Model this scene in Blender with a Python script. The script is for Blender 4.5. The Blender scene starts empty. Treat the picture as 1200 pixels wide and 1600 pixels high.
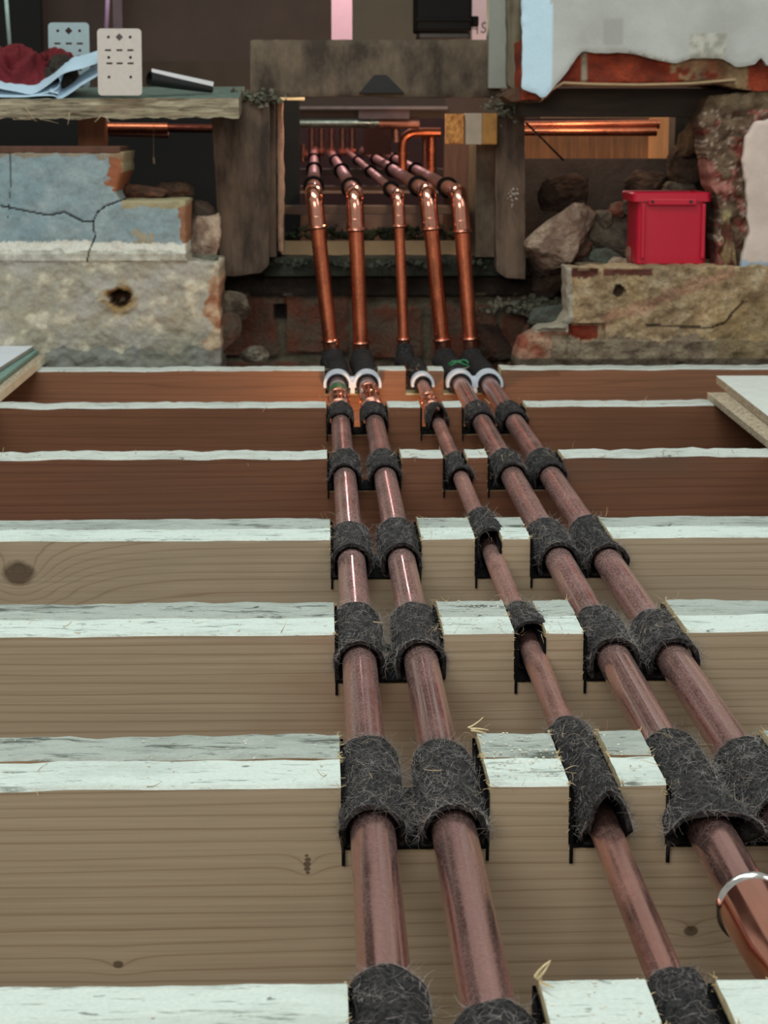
import bpy, bmesh, math, random
from mathutils import Vector, noise as mnoise, Matrix
random.seed(7)
R = math.radians

# ------------------------------------------------------------------ camera
FPX = 3300.0; CX, CY = 600.0, 800.0
H_CAM = 0.335
TH = math.atan(600.0 / FPX); PSI = math.atan(104.0 * math.cos(TH) / FPX)
scene = bpy.context.scene
cam_d = bpy.data.cameras.new('camera'); cam = bpy.data.objects.new('camera', cam_d)
scene.collection.objects.link(cam); scene.camera = cam
cam.location = (0, 0, H_CAM); cam.rotation_euler = (math.pi / 2 - TH, 0, -PSI)
cam_d.sensor_width = 36; cam_d.sensor_fit = 'AUTO'; cam_d.lens = FPX / 1600 * 36
cam_d.clip_start = 0.02; cam_d.clip_end = 60
cam_d.dof.use_dof = True; cam_d.dof.focus_distance = 1.35; cam_d.dof.aperture_fstop = 34

# ------------------------------------------------------------------ world, lights, exposure
world = bpy.data.worlds.new('world'); scene.world = world; world.use_nodes = True
bgn = world.node_tree.nodes['Background']
bgn.inputs[0].default_value = (0.70, 0.70, 0.66, 1); bgn.inputs[1].default_value = 0.50

def lamp(name, kind, loc, energy, color, size=None, size_y=None, target=None, spread=None):
    d = bpy.data.lights.new(name, kind); d.energy = energy; d.color = color
    if kind == 'AREA':
        d.shape = 'RECTANGLE'; d.size = size; d.size_y = size_y or size
        if spread: d.spread = spread
    elif size: d.shadow_soft_size = size
    o = bpy.data.objects.new(name, d); scene.collection.objects.link(o); o.location = loc
    if target is not None:
        o.rotation_euler = (Vector(target) - Vector(loc)).to_track_quat('-Z', 'Y').to_euler()
    return o
# cool daylight falling from above through the open storey over the floor
lamp('daylight_overhead', 'AREA', (-0.25, 1.6, 2.35), 47, (0.87, 1.0, 0.98), 1.0, 2.2, (-0.1, 1.5, 0))
lamp('daylight_side', 'AREA', (1.9, 0.9, 1.5), 9, (0.95, 0.97, 1.0), 0.5, 1.3, (0.2, 1.8, 0))
lamp('front_fill', 'AREA', (-0.5, -1.4, 1.3), 34, (1.0, 0.95, 0.88), 1.6, 0.9, (0.0, 2.6, 0.1))  # added front fill from behind the camera, brightens the joist faces
# warm lights: added glow between joists, lamps low and high in the room beyond
lamp('warm_fill_under_floor', 'POINT', (0.050, 2.80, -0.10), 1.3, (1.0, 0.55, 0.28), 0.02)  # added point light for the orange glow among the pipes
lamp('work_lamp_beyond', 'POINT', (0.32, 3.95, 0.12), 2.4, (1.0, 0.62, 0.36), 0.04)
lamp('pink_lamp_beyond', 'POINT', (0.1, 7.0, 1.15), 26, (1.0, 0.72, 0.76), 0.08)
lamp('fill_behind_lintel', 'POINT', (0.12, 3.42, 0.43), 1.5, (1.0, 0.74, 0.48), 0.02)  # added fill, hidden by the lintel, to light the plywood strip and elbows

lamp('fill_above_pipes', 'POINT', (0.44, 3.42, 0.44), 0.7, (1.0, 0.66, 0.42), 0.02)  # added fill that brightens the two copper pipes on the right
vs = scene.view_settings
scene.display_settings.display_device = 'sRGB'
vs.view_transform = 'Standard'; vs.look = 'None'; vs.gamma = 1; vs.exposure = 0.0
try: vs.use_curve_mapping = False
except Exception: pass

# ------------------------------------------------------------------ pixel <-> world
FWD = Vector((math.sin(PSI) * math.cos(TH), math.cos(PSI) * math.cos(TH), -math.sin(TH)))
RGT = Vector((math.cos(PSI), -math.sin(PSI), 0)); UPV = RGT.cross(FWD)
CAM = Vector((0, 0, H_CAM))
def ray(x, y): return FWD + RGT * ((x - CX) / FPX) - UPV * ((y - CY) / FPX)
def at(x, y, Y):
    d = ray(x, y); return CAM + d * (Y / d.y)
def atz(x, y, z):
    d = ray(x, y); return CAM + d * ((z - H_CAM) / d.z)
def px(p):
    v = Vector(p) - CAM; D = v.dot(FWD)
    return CX + FPX * v.dot(RGT) / D, CY - FPX * v.dot(UPV) / D

# ------------------------------------------------------------------ helpers
def srgb(r, g, b):
    f = lambda c: (c / 255 / 12.92) if c / 255 <= .04045 else ((c / 255 + .055) / 1.055) ** 2.4
    return (f(r), f(g), f(b), 1)
def fbm(v, o=4): return mnoise.fractal(v, 1.0, 2.0, o)
def N(x, y=0.0, z=0.0): return mnoise.noise(Vector((x, y, z)))

class MB:
    def __init__(s): s.v = []; s.f = []; s.m = []; s.c = []
    def vert(s, p, c=None): s.v.append(tuple(p)); s.c.append(c or (1, 1, 1)); return len(s.v) - 1
    def face(s, ids, m=0): s.f.append(tuple(ids)); s.m.append(m)
    def grid(s, rows, m=0, closed=False):
        ids = [[s.vert(p) for p in r] for r in rows]
        for a, b in zip(ids, ids[1:]):
            n = len(a)
            for i in range(n if closed else n - 1): s.face((a[i], a[(i + 1) % n], b[(i + 1) % n], b[i]), m)
        return ids
    def box(s, lo, hi, m=0, M=None):
        c = [Vector((x, y, z)) for x in (lo[0], hi[0]) for y in (lo[1], hi[1]) for z in (lo[2], hi[2])]
        if M: c = [M @ p for p in c]
        i = [s.vert(p) for p in c]
        for q in ((0, 1, 3, 2), (4, 6, 7, 5), (0, 4, 5, 1), (2, 3, 7, 6), (0, 2, 6, 4), (1, 5, 7, 3)): s.face([i[k] for k in q], m)
    def tube(s, pts, r, n=24, m=0, caps=True):
        pts = [Vector(p) for p in pts]
        rs = r if isinstance(r, (list, tuple)) else [r] * len(pts)
        t = (pts[1] - pts[0]).normalized()
        a = t.orthogonal().normalized(); rows = []
        for i, p in enumerate(pts):
            if i == 0: tt = (pts[1] - pts[0]).normalized()
            elif i == len(pts) - 1: tt = (pts[-1] - pts[-2]).normalized()
            else: tt = ((pts[i + 1] - p).normalized() + (p - pts[i - 1]).normalized()).normalized()
            a = (a - tt * a.dot(tt)).normalized(); b = tt.cross(a)
            rows.append([p + (a * math.cos(2 * math.pi * k / n) + b * math.sin(2 * math.pi * k / n)) * rs[i] for k in range(n)])
        ids = s.grid(rows, m, True)
        if caps: s.face(list(reversed(ids[0])), m); s.face(ids[-1], m)
    def build(s, name, mats, parent=None, smooth=False, bevel=0, flatangle=None):
        me = bpy.data.meshes.new(name); me.from_pydata(s.v, [], s.f)
        mats = mats if isinstance(mats, (list, tuple)) else [mats]
        for m in mats: me.materials.append(m)
        for p, m in zip(me.polygons, s.m): p.material_index = m; p.use_smooth = smooth
        at_ = me.color_attributes.new('Col', 'FLOAT_COLOR', 'POINT')
        for i, c in enumerate(s.c): at_.data[i].color = (c[0], c[1], c[2], 1)
        bm = bmesh.new(); bm.from_mesh(me); bmesh.ops.recalc_face_normals(bm, faces=bm.faces); bm.to_mesh(me); bm.free()
        if smooth and flatangle:
            me.set_sharp_from_angle(angle=R(flatangle))
        o = bpy.data.objects.new(name, me); scene.collection.objects.link(o)
        if parent: o.parent = parent
        if bevel:
            b = o.modifiers.new('bevel', 'BEVEL'); b.width = bevel; b.segments = 2; b.limit_method = 'ANGLE'
        return o
def tag(o, label=None, cat=None, group=None, kind=None):
    if label: o['label'] = label
    if cat: o['category'] = cat
    if group: o['group'] = group
    if kind: o['kind'] = kind
    return o
def empty(name, loc=(0, 0, 0)):
    o = bpy.data.objects.new(name, None); scene.collection.objects.link(o); o.empty_display_size = .02
    return o
def fillet(pts, r, n=8):
    pts = [Vector(p) for p in pts]; out = [pts[0]]
    for a, b, c in zip(pts, pts[1:], pts[2:]):
        d1 = (a - b).normalized(); d2 = (c - b).normalized(); ang = d1.angle(d2)
        t = r / math.tan(ang / 2); t = min(t, (a - b).length * .49, (c - b).length * .49)
        p1, p2 = b + d1 * t, b + d2 * t
        for k in range(n + 1):
            u = k / n; out.append(p1 * (1 - u) ** 2 + b * (2 * u * (1 - u)) + p2 * u * u)
    out.append(pts[-1]); return out

# ------------------------------------------------------------------ materials
def newmat(name):
    m = bpy.data.materials.new(name); m.use_nodes = True
    nt = m.node_tree; return m, nt, nt.nodes['Principled BSDF']
def nd(nt, t, **kw):
    n = nt.nodes.new(t)
    for k, v in kw.items():
        if k in n.inputs: n.inputs[k].default_value = v
        else: setattr(n, k, v)
    return n
def mapping(nt, sc=(1, 1, 1), rot=(0, 0, 0)):
    tc = nd(nt, 'ShaderNodeTexCoord'); mp = nd(nt, 'ShaderNodeMapping'); mp.inputs['Scale'].default_value = sc; mp.inputs['Rotation'].default_value = rot
    nt.links.new(tc.outputs['Object'], mp.inputs[0]); return mp
def noise_n(nt, vec, scale, detail=5, rough=.6, dist=0):
    n = nd(nt, 'ShaderNodeTexNoise'); n.inputs['Scale'].default_value = scale; n.inputs['Detail'].default_value = detail
    n.inputs['Roughness'].default_value = rough; n.inputs['Distortion'].default_value = dist
    if vec is not None: nt.links.new(vec.outputs[0], n.inputs['Vector'])
    return n
def ramp(nt, src, stops, interp='LINEAR'):
    r = nd(nt, 'ShaderNodeValToRGB'); r.color_ramp.interpolation = interp
    while len(r.color_ramp.elements) < len(stops): r.color_ramp.elements.new(.5)
    for e, (p, c) in zip(r.color_ramp.elements, stops):
        e.position = p; e.color = c if isinstance(c, (tuple, list)) else (c, c, c, 1)
    nt.links.new(src, r.inputs[0]); return r
def mix(nt, fac, a, b, mode='MIX'):
    m = nd(nt, 'ShaderNodeMix'); m.data_type = 'RGBA'; m.blend_type = mode
    for sock, v in ((m.inputs[0], fac), (m.inputs[6], a), (m.inputs[7], b)):
        if hasattr(v, 'links'): nt.links.new(v, sock)
        elif isinstance(v, (int, float)) and sock is m.inputs[0]: sock.default_value = v
        else: sock.default_value = v
    return m.outputs[2]
def bump(nt, bsdf, h, strength=.4, dist=.002, prev=None):
    b = nd(nt, 'ShaderNodeBump'); b.inputs['Strength'].default_value = strength; b.inputs['Distance'].default_value = dist
    nt.links.new(h, b.inputs['Height'])
    if prev: nt.links.new(prev, b.inputs['Normal'])
    nt.links.new(b.outputs[0], bsdf.inputs['Normal']); return b.outputs[0]

def simple(name, c, rough=.7, metal=0, var=.25, scale=40, bmp=.3, bd=.001, c2=None, spec=None, sc=(1, 1, 1)):
    m, nt, b = newmat(name); mp = mapping(nt, sc)
    n = noise_n(nt, mp, scale, 6, .65)
    c = srgb(*c); c2 = srgb(*c2) if c2 else tuple(x * (1 - var) for x in c[:3]) + (1,)
    r = ramp(nt, n.outputs[0], [(.35, c2), (.65, c)])
    nt.links.new(r.outputs[0], b.inputs['Base Color']); b.inputs['Roughness'].default_value = rough; b.inputs['Metallic'].default_value = metal
    if spec is not None: b.inputs['Specular IOR Level'].default_value = spec
    if bmp: bump(nt, b, n.outputs[0], bmp, bd)
    return m

def pine(name, light, dark, knots=(), seed=0.0, lines=26.0, stain=None, fine=.5):
    """sawn timber face: long grain lines along X, optional knots (x, z, radius)"""
    m, nt, b = newmat(name)
    tc = nd(nt, 'ShaderNodeTexCoord'); sep = nd(nt, 'ShaderNodeSeparateXYZ'); nt.links.new(tc.outputs['Object'], sep.inputs[0])
    def M(op, a, bb=None):
        n = nd(nt, 'ShaderNodeMath'); n.operation = op
        for s_, v in zip(n.inputs, (a, bb)):
            if v is None: continue
            if hasattr(v, 'links'): nt.links.new(v, s_)
            else: s_.default_value = v
        return n.outputs[0]
    mp = nd(nt, 'ShaderNodeMapping'); mp.inputs['Scale'].default_value = (1.1, 5, 22); mp.inputs['Location'].default_value = (seed, seed * 2, seed * 3)
    nt.links.new(tc.outputs['Object'], mp.inputs[0])
    wob = noise_n(nt, mp, 1.0, 3, .5)
    coord = M('ADD', M('MULTIPLY', sep.outputs[2], lines), M('MULTIPLY', wob.outputs[0], 4.5))
    kmask = None
    for (kx, kz, kr) in knots:
        dx = M('MULTIPLY', M('SUBTRACT', sep.outputs[0], kx), .75); dz = M('SUBTRACT', sep.outputs[2], kz)
        d = M('SQRT', M('ADD', M('MULTIPLY', dx, dx), M('MULTIPLY', dz, dz)))
        e = M('EXPONENT', M('MULTIPLY', M('DIVIDE', d, kr * 1.6), -1.0))
        coord = M('ADD', coord, M('MULTIPLY', e, (3.2 if kr > .01 else 1.3) * kr * lines * 1.5))
        nz = noise_n(nt, tc_map(nt, tc), 60, 4)
        k = M('LESS_THAN', M('ADD', d, M('MULTIPLY', nz.outputs[0], kr * .5)), kr)
        k = ramp(nt, M('DIVIDE', M('ADD', d, M('MULTIPLY', nz.outputs[0], kr * .5)), kr), [(.75, 1.0), (1.1, 0.0)]).outputs[0]
        kmask = k if kmask is None else M('MAXIMUM', kmask, k)
    fr = M('FRACT', coord)
    ln = ramp(nt, fr, [(0.0, .9), (.06, .6), (.16, .12), (.75, 0.0), (1.0, .2)])
    mp2 = nd(nt, 'ShaderNodeMapping'); mp2.inputs['Scale'].default_value = (6, 60, 340); nt.links.new(tc.outputs['Object'], mp2.inputs[0])
    fn = noise_n(nt, mp2, 1.0, 4, .6)
    mp3 = nd(nt, 'ShaderNodeMapping'); mp3.inputs['Scale'].default_value = (3.5, 8, 11); mp3.inputs['Location'].default_value = (seed * 3, 0, 0); nt.links.new(tc.outputs['Object'], mp3.inputs[0])
    big = noise_n(nt, mp3, 1.0, 4, .55)
    L, D = srgb(*light), srgb(*dark)
    col = mix(nt, M('MULTIPLY', ln.outputs[0], .75), L, D)
    col = mix(nt, M('MULTIPLY', fn.outputs[0], fine), col, tuple(x * .78 for x in D[:3]) + (1,))
    S = srgb(*stain) if stain else tuple(x * .62 for x in L[:3]) + (1,)
    col = mix(nt, ramp(nt, big.outputs[0], [(.48, 0.0), (.72, .6)]).outputs[0], col, S)
    if kmask is not None: col = mix(nt, M('MULTIPLY', kmask, .75), col, srgb(62, 44, 30))
    nt.links.new(col, b.inputs['Base Color']); b.inputs['Roughness'].default_value = .68
    b.inputs['Specular IOR Level'].default_value = .25
    bump(nt, b, fn.outputs[0], .35, .0008)
    return m
def tc_map(nt, tc):
    mp = nd(nt, 'ShaderNodeMapping'); nt.links.new(tc.outputs['Object'], mp.inputs[0]); return mp

def sawn_top(name, c, dirt, amount=.55, seed=0., dirt_lo=.62):
    m, nt, b = newmat(name)
    mp = mapping(nt, (12, 60, 30), (0, 0, R(8))); mp.inputs['Location'].default_value = (seed, seed, 0)
    a = noise_n(nt, mp, 1.0, 8, .75)
    mp2 = mapping(nt, (1, 1, 1)); g = noise_n(nt, mp2, 420, 4, .7)
    mp3 = mapping(nt, (9, 26, 10)); mp3.inputs['Location'].default_value = (seed * 2, 0, 0); big = noise_n(nt, mp3, 1.0, 5, .6)
    C, D = srgb(*c), srgb(*dirt)
    col = mix(nt, ramp(nt, a.outputs[0], [(dirt_lo, 0.0), (dirt_lo + .07, 1.0)]).outputs[0], C, D)
    col = mix(nt, ramp(nt, big.outputs[0], [(.5, 0.0), (.78, amount)]).outputs[0], col, D)
    col = mix(nt, ramp(nt, g.outputs[0], [(.35, .22), (.6, 0.0)]).outputs[0], col, tuple(x * .5 for x in C[:3]) + (1,))
    mp4 = mapping(nt, (26, 300, 60), (0, 0, R(4))); mp4.inputs['Location'].default_value = (seed * 5, 0, 0); cr = noise_n(nt, mp4, 1.0, 5, .7)
    col = mix(nt, ramp(nt, cr.outputs[0], [(.60, 0.0), (.66, .8)]).outputs[0], col, tuple(x * .45 for x in D[:3]) + (1,))
    mp5 = mapping(nt, (1, 1.6, 1), (0, 0, R(30))); mp5.inputs['Location'].default_value = (seed, 3, 0); sp = noise_n(nt, mp5, 75, 3, .55)
    col = mix(nt, ramp(nt, sp.outputs[0], [(.66, 0.0), (.72, .75)]).outputs[0], col, tuple(x * .4 for x in D[:3]) + (1,))
    nt.links.new(col, b.inputs['Base Color']); b.inputs['Roughness'].default_value = .85; b.inputs['Specular IOR Level'].default_value = .2
    n1 = bump(nt, b, g.outputs[0], .35, .001); bump(nt, b, a.outputs[0], .5, .0015, n1)
    return m

def copper(name, c, rough=.28, dust=.35, dustc=(150, 118, 112), scale=1.0, streak=.5, band=False):
    m, nt, b = newmat(name)
    mp = mapping(nt, (170, 2.5, 170)); st = noise_n(nt, mp, 1.0, 4, .6)
    mp2 = mapping(nt, (1, 1, 1)); fl = noise_n(nt, mp2, 700, 3, .7); pt = noise_n(nt, mp2, 14, 5, .65)
    C = srgb(*c); D = tuple(x * .55 for x in C[:3]) + (1,)
    col = mix(nt, ramp(nt, st.outputs[0], [(.4, 0.0), (.62, streak)]).outputs[0], C, D)
    nt.links.new(col, b.inputs['Base Color']); b.inputs['Metallic'].default_value = 1
    rr = ramp(nt, pt.outputs[0], [(.35, rough * .7), (.65, min(1, rough * 1.7))]); nt.links.new(rr.outputs[0], b.inputs['Roughness'])
    # thin dust layer lying on the metal
    df = nd(nt, 'ShaderNodeBsdfPrincipled'); df.inputs['Roughness'].default_value = .9; df.inputs['Base Color'].default_value = srgb(*dustc)
    mx = nd(nt, 'ShaderNodeMixShader'); 
    mul = nd(nt, 'ShaderNodeMath'); mul.operation = 'MULTIPLY'
    if band:
        tcb = nd(nt, 'ShaderNodeTexCoord'); sb = nd(nt, 'ShaderNodeSeparateXYZ'); nt.links.new(tcb.outputs['Object'], sb.inputs[0])
        dv = nd(nt, 'ShaderNodeMath'); dv.operation = 'DIVIDE'; nt.links.new(sb.outputs[1], dv.inputs[0]); dv.inputs[1].default_value = 3.0
        rb = ramp(nt, dv.outputs[0], [(.36, .55), (.50, 1.35), (.62, 1.7), (.80, 1.2)])
        nt.links.new(rb.outputs[0], mul.inputs[0]) ; m2_ = nd(nt, 'ShaderNodeMath'); m2_.operation = 'MULTIPLY'; mulB = rb.outputs[0]
    d1 = ramp(nt, fl.outputs[0], [(.45, dust * .45), (.62, min(1, dust * 1.9))]); d2 = ramp(nt, pt.outputs[0], [(.3, .55), (.65, 1.0)])
    nt.links.new(d1.outputs[0], mul.inputs[0]); nt.links.new(d2.outputs[0], mul.inputs[1]); res = mul.outputs[0]
    if band:
        nt.links.new(mul.outputs[0], m2_.inputs[0]); nt.links.new(mulB, m2_.inputs[1]); m2_.use_clamp = True; res = m2_.outputs[0]
    nt.links.new(res, mx.inputs[0])
    nt.links.new(b.outputs[0], mx.inputs[1]); nt.links.new(df.outputs[0], mx.inputs[2])
    nt.links.new(mx.outputs[0], nt.nodes['Material Output'].inputs[0])
    bump(nt, b, pt.outputs[0], .05, .002)
    return m

def painted(name, rough=.85, grain=220, bmp=.5, bd=.0015, speck=.18):
    """albedo from the mesh's own colour attribute, with grain on top"""
    m, nt, b = newmat(name)
    at_ = nd(nt, 'ShaderNodeVertexColor'); at_.layer_name = 'Col'
    mp = mapping(nt); g = noise_n(nt, mp, grain, 6, .7); g2 = noise_n(nt, mp, 38, 6, .7)
    col = mix(nt, ramp(nt, g.outputs[0], [(.35, speck), (.6, 0.0)]).outputs[0], at_.outputs[0], (.05, .045, .035, 1))
    col = mix(nt, ramp(nt, g2.outputs[0], [(.52, 0.0), (.75, speck * 1.6)]).outputs[0], col, (.10, .09, .07, 1))
    nt.links.new(col, b.inputs['Base Color']); b.inputs['Roughness'].default_value = rough; b.inputs['Specular IOR Level'].default_value = .25
    n1 = bump(nt, b, g.outputs[0], bmp, bd); bump(nt, b, g2.outputs[0], bmp * .6, bd * 3, n1)
    return m

M_top_new = sawn_top('sawn_top_new', (205, 214, 206), (126, 132, 122), .5, 1.3, .57)
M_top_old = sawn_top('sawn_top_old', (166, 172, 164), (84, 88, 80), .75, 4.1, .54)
M_top_far = sawn_top('sawn_top_far', (196, 200, 192), (96, 92, 80), .5, 7.7, .62)
M_cut = simple('fresh_cut', (226, 205, 160), .8, 0, .35, 160, .6, .001)
M_felt = simple('black_felt', (66, 64, 64), .95, 0, .75, 300, 1.0, .0022, c2=(22, 22, 23), spec=.1)
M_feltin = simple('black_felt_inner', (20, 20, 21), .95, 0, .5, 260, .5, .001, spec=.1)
M_fibre = simple('felt_fibre', (176, 170, 166), .8, 0, .75, 60, 0, c2=(70, 66, 66))
M_straw = simple('straw_fibre', (206, 182, 144), .8, 0, .5, 60, 0)
M_cu = copper('aged_copper', (216, 160, 150), .15, .32, (158, 124, 118), streak=.45, band=True)
M_cu_s = copper('aged_copper_small', (222, 156, 140), .22, .34, (158, 122, 114), streak=.45, band=True)
M_cu_clean = copper('clean_copper', (222, 128, 92), .26, .10, (150, 90, 70), streak=.45)
M_cu_fit = copper('bright_copper', (236, 166, 142), .13, .03, (170, 120, 100), streak=.25)
M_cu_far = copper('far_copper', (190, 128, 108), .38, .3, (120, 92, 84), streak=.4)
M_solder = simple('silvery_rim', (228, 226, 220), .16, 1.0, .2, 200, .1)
M_blackplastic = simple('black_plastic', (7, 7, 9), .6, 0, .3, 60, .1, spec=.12)
M_clip = simple('white_clip', (205, 216, 228), .45, 0, .15, 60, .1)
M_red = simple('red_plastic', (190, 10, 46), .42, 0, .10, 300, .12, .0006)
M_redcloth = simple('red_cloth', (112, 18, 28), .9, 0, .45, 300, .4, .001)
M_darkcloth = simple('dark_cloth', (52, 44, 36), .95, 0, .4, 200, .4, .001)
M_paper = simple('blue_white_paper', (188, 212, 228), .7, 0, .12, 30, .1)
M_plate = simple('white_metal_plate', (196, 186, 178), .5, 0, .08, 120, .1)
M_plate2 = simple('bluish_metal_plate', (150, 168, 172), .5, 0, .08, 120, .1)
M_chip = simple('chipboard', (206, 192, 166), .9, 0, .5, 260, .9, .002, c2=(128, 104, 80))
M_chiptop = simple('chipboard_face', (214, 216, 208), .8, 0, .12, 60, .2)
M_whiteboard = simple('white_board_face', (214, 216, 222), .6, 0, .08, 40, .1)
M_greenstrip = simple('green_tongue', (120, 150, 138), .8, 0, .3, 120, .4)
M_oldwood = simple('old_grey_timber', (112, 96, 78), .88, 0, .5, 12, .8, .004, c2=(58, 47, 38), sc=(2.2, 2, 1.2))
M_oldwood_v = simple('old_grey_plank', (108, 88, 72), .88, 0, .5, 20, .7, .003, c2=(54, 42, 34), sc=(1.6, 1, .5))
M_shelf = simple('weathered_board', (204, 190, 160), .88, 0, .5, 26, 1.0, .006, c2=(104, 90, 70), sc=(.7, 4, 9))
M_shelftop = simple('green_grey_dust', (104, 122, 110), .95, 0, .4, 60, .6, .002)
M_osb = simple('strand_board', (214, 150, 78), .8, 0, .5, 130, .5, .001, c2=(140, 82, 36))
M_block = simple('pale_block', (168, 150, 132), .8, 0, .2, 50, .2)
M_blockend = simple('block_end', (170, 120, 58), .8, 0, .35, 50, .2)
M_brown = simple('brown_wood', (96, 58, 40), .75, 0, .4, 16, .4, .002, sc=(3, 3, .6))
M_bluewhite = simple('bluish_white_plaster', (196, 222, 236), .8, 0, .05, 30, .2)
M_offwhite = simple('off_white_post', (150, 152, 142), .7, 0, .15, 20, .2)
M_greyplaster = simple('grey_white_plaster', (190, 190, 184), .85, 0, .06, 14, .2)
M_darkwall = simple('dark_brown_wall', (84, 68, 60), .9, 0, .25, 4, .2)
M_black = simple('near_black', (14, 12, 11), .9, 0, .2, 10, .1)  # near-black for the left recess back and the painted-in shadow sheet
M_soil = simple('dark_soil', (66, 50, 40), .95, 0, .5, 40, 1, .01)
M_dust = simple('grey_green_dust', (120, 116, 98), .95, 0, .4, 90, 1, .004, c2=(66, 68, 56))
M_pinkwall = simple('pink_white_wall', (226, 196, 200), .8, 0, .08, 10, .1)
M_reddoor = simple('reddish_panel', (120, 66, 52), .6, 0, .3, 6, .2)
M_plywood = simple('pale_plywood', (244, 214, 166), .7, 0, .15, 20, .2)
M_reveal = simple('chipped_plaster_edge', (190, 150, 124), .9, 0, .3, 160, .7, .002)
M_green = simple('green_tape', (46, 104, 64), .5, 0, .3, 200, .1)
M_tubewhite = simple('strip_white', (240, 238, 240), .4, 0, .03, 20, 0)
M_ink = simple('wall_ink', (70, 50, 60), .8, 0, .1, 20, 0)
M_wall = painted('patchy_plaster')
M_smooth = painted('smooth_plaster', speck=.05, bmp=.25)
M_rock = painted('rough_masonry', .92, 160, 1.0, .006, .34)

# ------------------------------------------------------------------ joists
def bristle(mb, p, d, L, w, curl=.4, n=4, m=0):
    """one thin curved fibre as a narrow three-sided strand"""
    p = Vector(p); d = Vector(d).normalized(); ax = Vector((random.uniform(-1, 1), random.uniform(-1, 1), random.uniform(-1, 1))).normalized()
    pts = [p]
    for k in range(n):
        d = (d + ax.cross(d) * curl / n * random.uniform(.5, 2.0)).normalized(); pts.append(pts[-1] + d * L / n)
    a = d.orthogonal().normalized(); b = d.cross(a); rows = []
    for i, q in enumerate(pts):
        ww = w * (1 - .7 * i / n)
        rows.append([q + a * ww, q + (b * .87 - a * .5) * ww, q + (-b * .87 - a * .5) * ww])
    mb.grid(rows, m, True)

def joist(name, x0, x1, y0, y1, depth, notches, mats, label, seed=0., ztop=0., rough=.0006, step=.008, splint=14, tilt=0., big=0.):
    """board with its long side along X; notches = [(xa, xb, depth)]; mats = face, top, cut"""
    xs = []
    x = x0
    while x < x1: xs.append(x); x += step
    xs.append(x1)
    brk = []
    for (a, b, d) in notches: brk += [a, b]
    xs = [x for x in xs if all(abs(x - b) > step * .45 for b in brk)]
    cols = [(x, None) for x in xs]
    for (a, b, d) in notches: cols += [(a, 'a'), (b, 'b')]
    cols.sort(key=lambda c: c[0])
    def height(x):
        for (a, b, d) in notches:
            if a < x < b: return -d
        return 0
    mb = MB(); prev = None; n = 6
    def ring(x, zt, cutt):
        ar = .0018; w = y1 - y0; out = []
        zj = 0 if cutt else rough * 1.5 * fbm(Vector((x * 14, seed, 0)), 3) + big * N(x * 5, seed * 3)
        yj = rough * 1.6 * fbm(Vector((x * 22, seed + 5, 0)), 4)
        out.append((x, y0, -depth)); out.append((x, y0, -depth * .5)) ; out.append((x, y0, min(zt, 0) - .004 + ztop))
        out.append((x, y0 + yj * .3, zt + zj - ar + ztop))
        for k in range(n + 1):
            u = k / n
            out.append((x + (rough * 2 * N(u * 7, x * 90, seed) if cutt else 0), y0 + ar + (w - 2 * ar) * u + (yj if k == 0 else 0),
                        zt + zj + ztop + rough * 1.2 * fbm(Vector((x * 60, u * 6, seed)), 3) + tilt * (u - .5)))
        out.append((x, y1, zt + zj - ar + ztop)); out.append((x, y1, -depth)); return out
    def add(pts): return [mb.vert(p) for p in pts]
    def link(a, b, cutt, wallf=False):
        for i in range(len(a) - 1):
            m = 0
            if wallf and i < 2: continue
            if wallf: m = 2
            elif 3 <= i <= 3 + n + 1: m = 2 if cutt else 1
            mb.face((a[i], a[i + 1], b[i + 1], b[i]), m)
        mb.face((a[-1], a[0], b[0], b[-1]), 0)
    first = None
    for (x, t) in cols:
        if t is None:
            h = height(x); r = add(ring(x, h, h < 0))
            if prev: link(prev, r, h < 0)
            else: first = r
            prev = r
        else:
            d = [dd for (a, b, dd) in notches if (a == x or b == x)][0]
            hi, lo = (0, -d) if t == 'a' else (-d, 0)
            r1 = add(ring(x, hi, hi < 0)); 
            if prev: link(prev, r1, hi < 0)
            j = 0; r2 = add(ring(x + j, lo, lo < 0))
            link(r1, r2, True, True); prev = r2
    mb.face(first); mb.face(list(reversed(prev)))
    o = mb.build(name, mats, smooth=False)
    tag(o, label, 'joist', 'timber floor joists')
    # torn fibres where the saw broke out of the wood
    sp = MB()
    for (a, b, d) in notches:
        for (xe, sgn) in ((a, 1), (b, -1)):
            for k in range(splint):
                y = random.choice([y0, y1, random.uniform(y0, y1)]) + random.uniform(-.001, .001)
                bristle(sp, (xe - sgn * .001, y, ztop - random.random() ** 2 * d * .9), (sgn * random.uniform(.1, 1), random.uniform(-.6, .3), random.uniform(-.2, 1)),
                        random.uniform(.0015, .0048), random.uniform(.0002, .0005), .8, 3)
    if splint and sp.v: tag(sp.build('torn_fibres', M_cut, o), 'pale splinters of torn wood along the cuts', kind='stuff')
    return o

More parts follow.
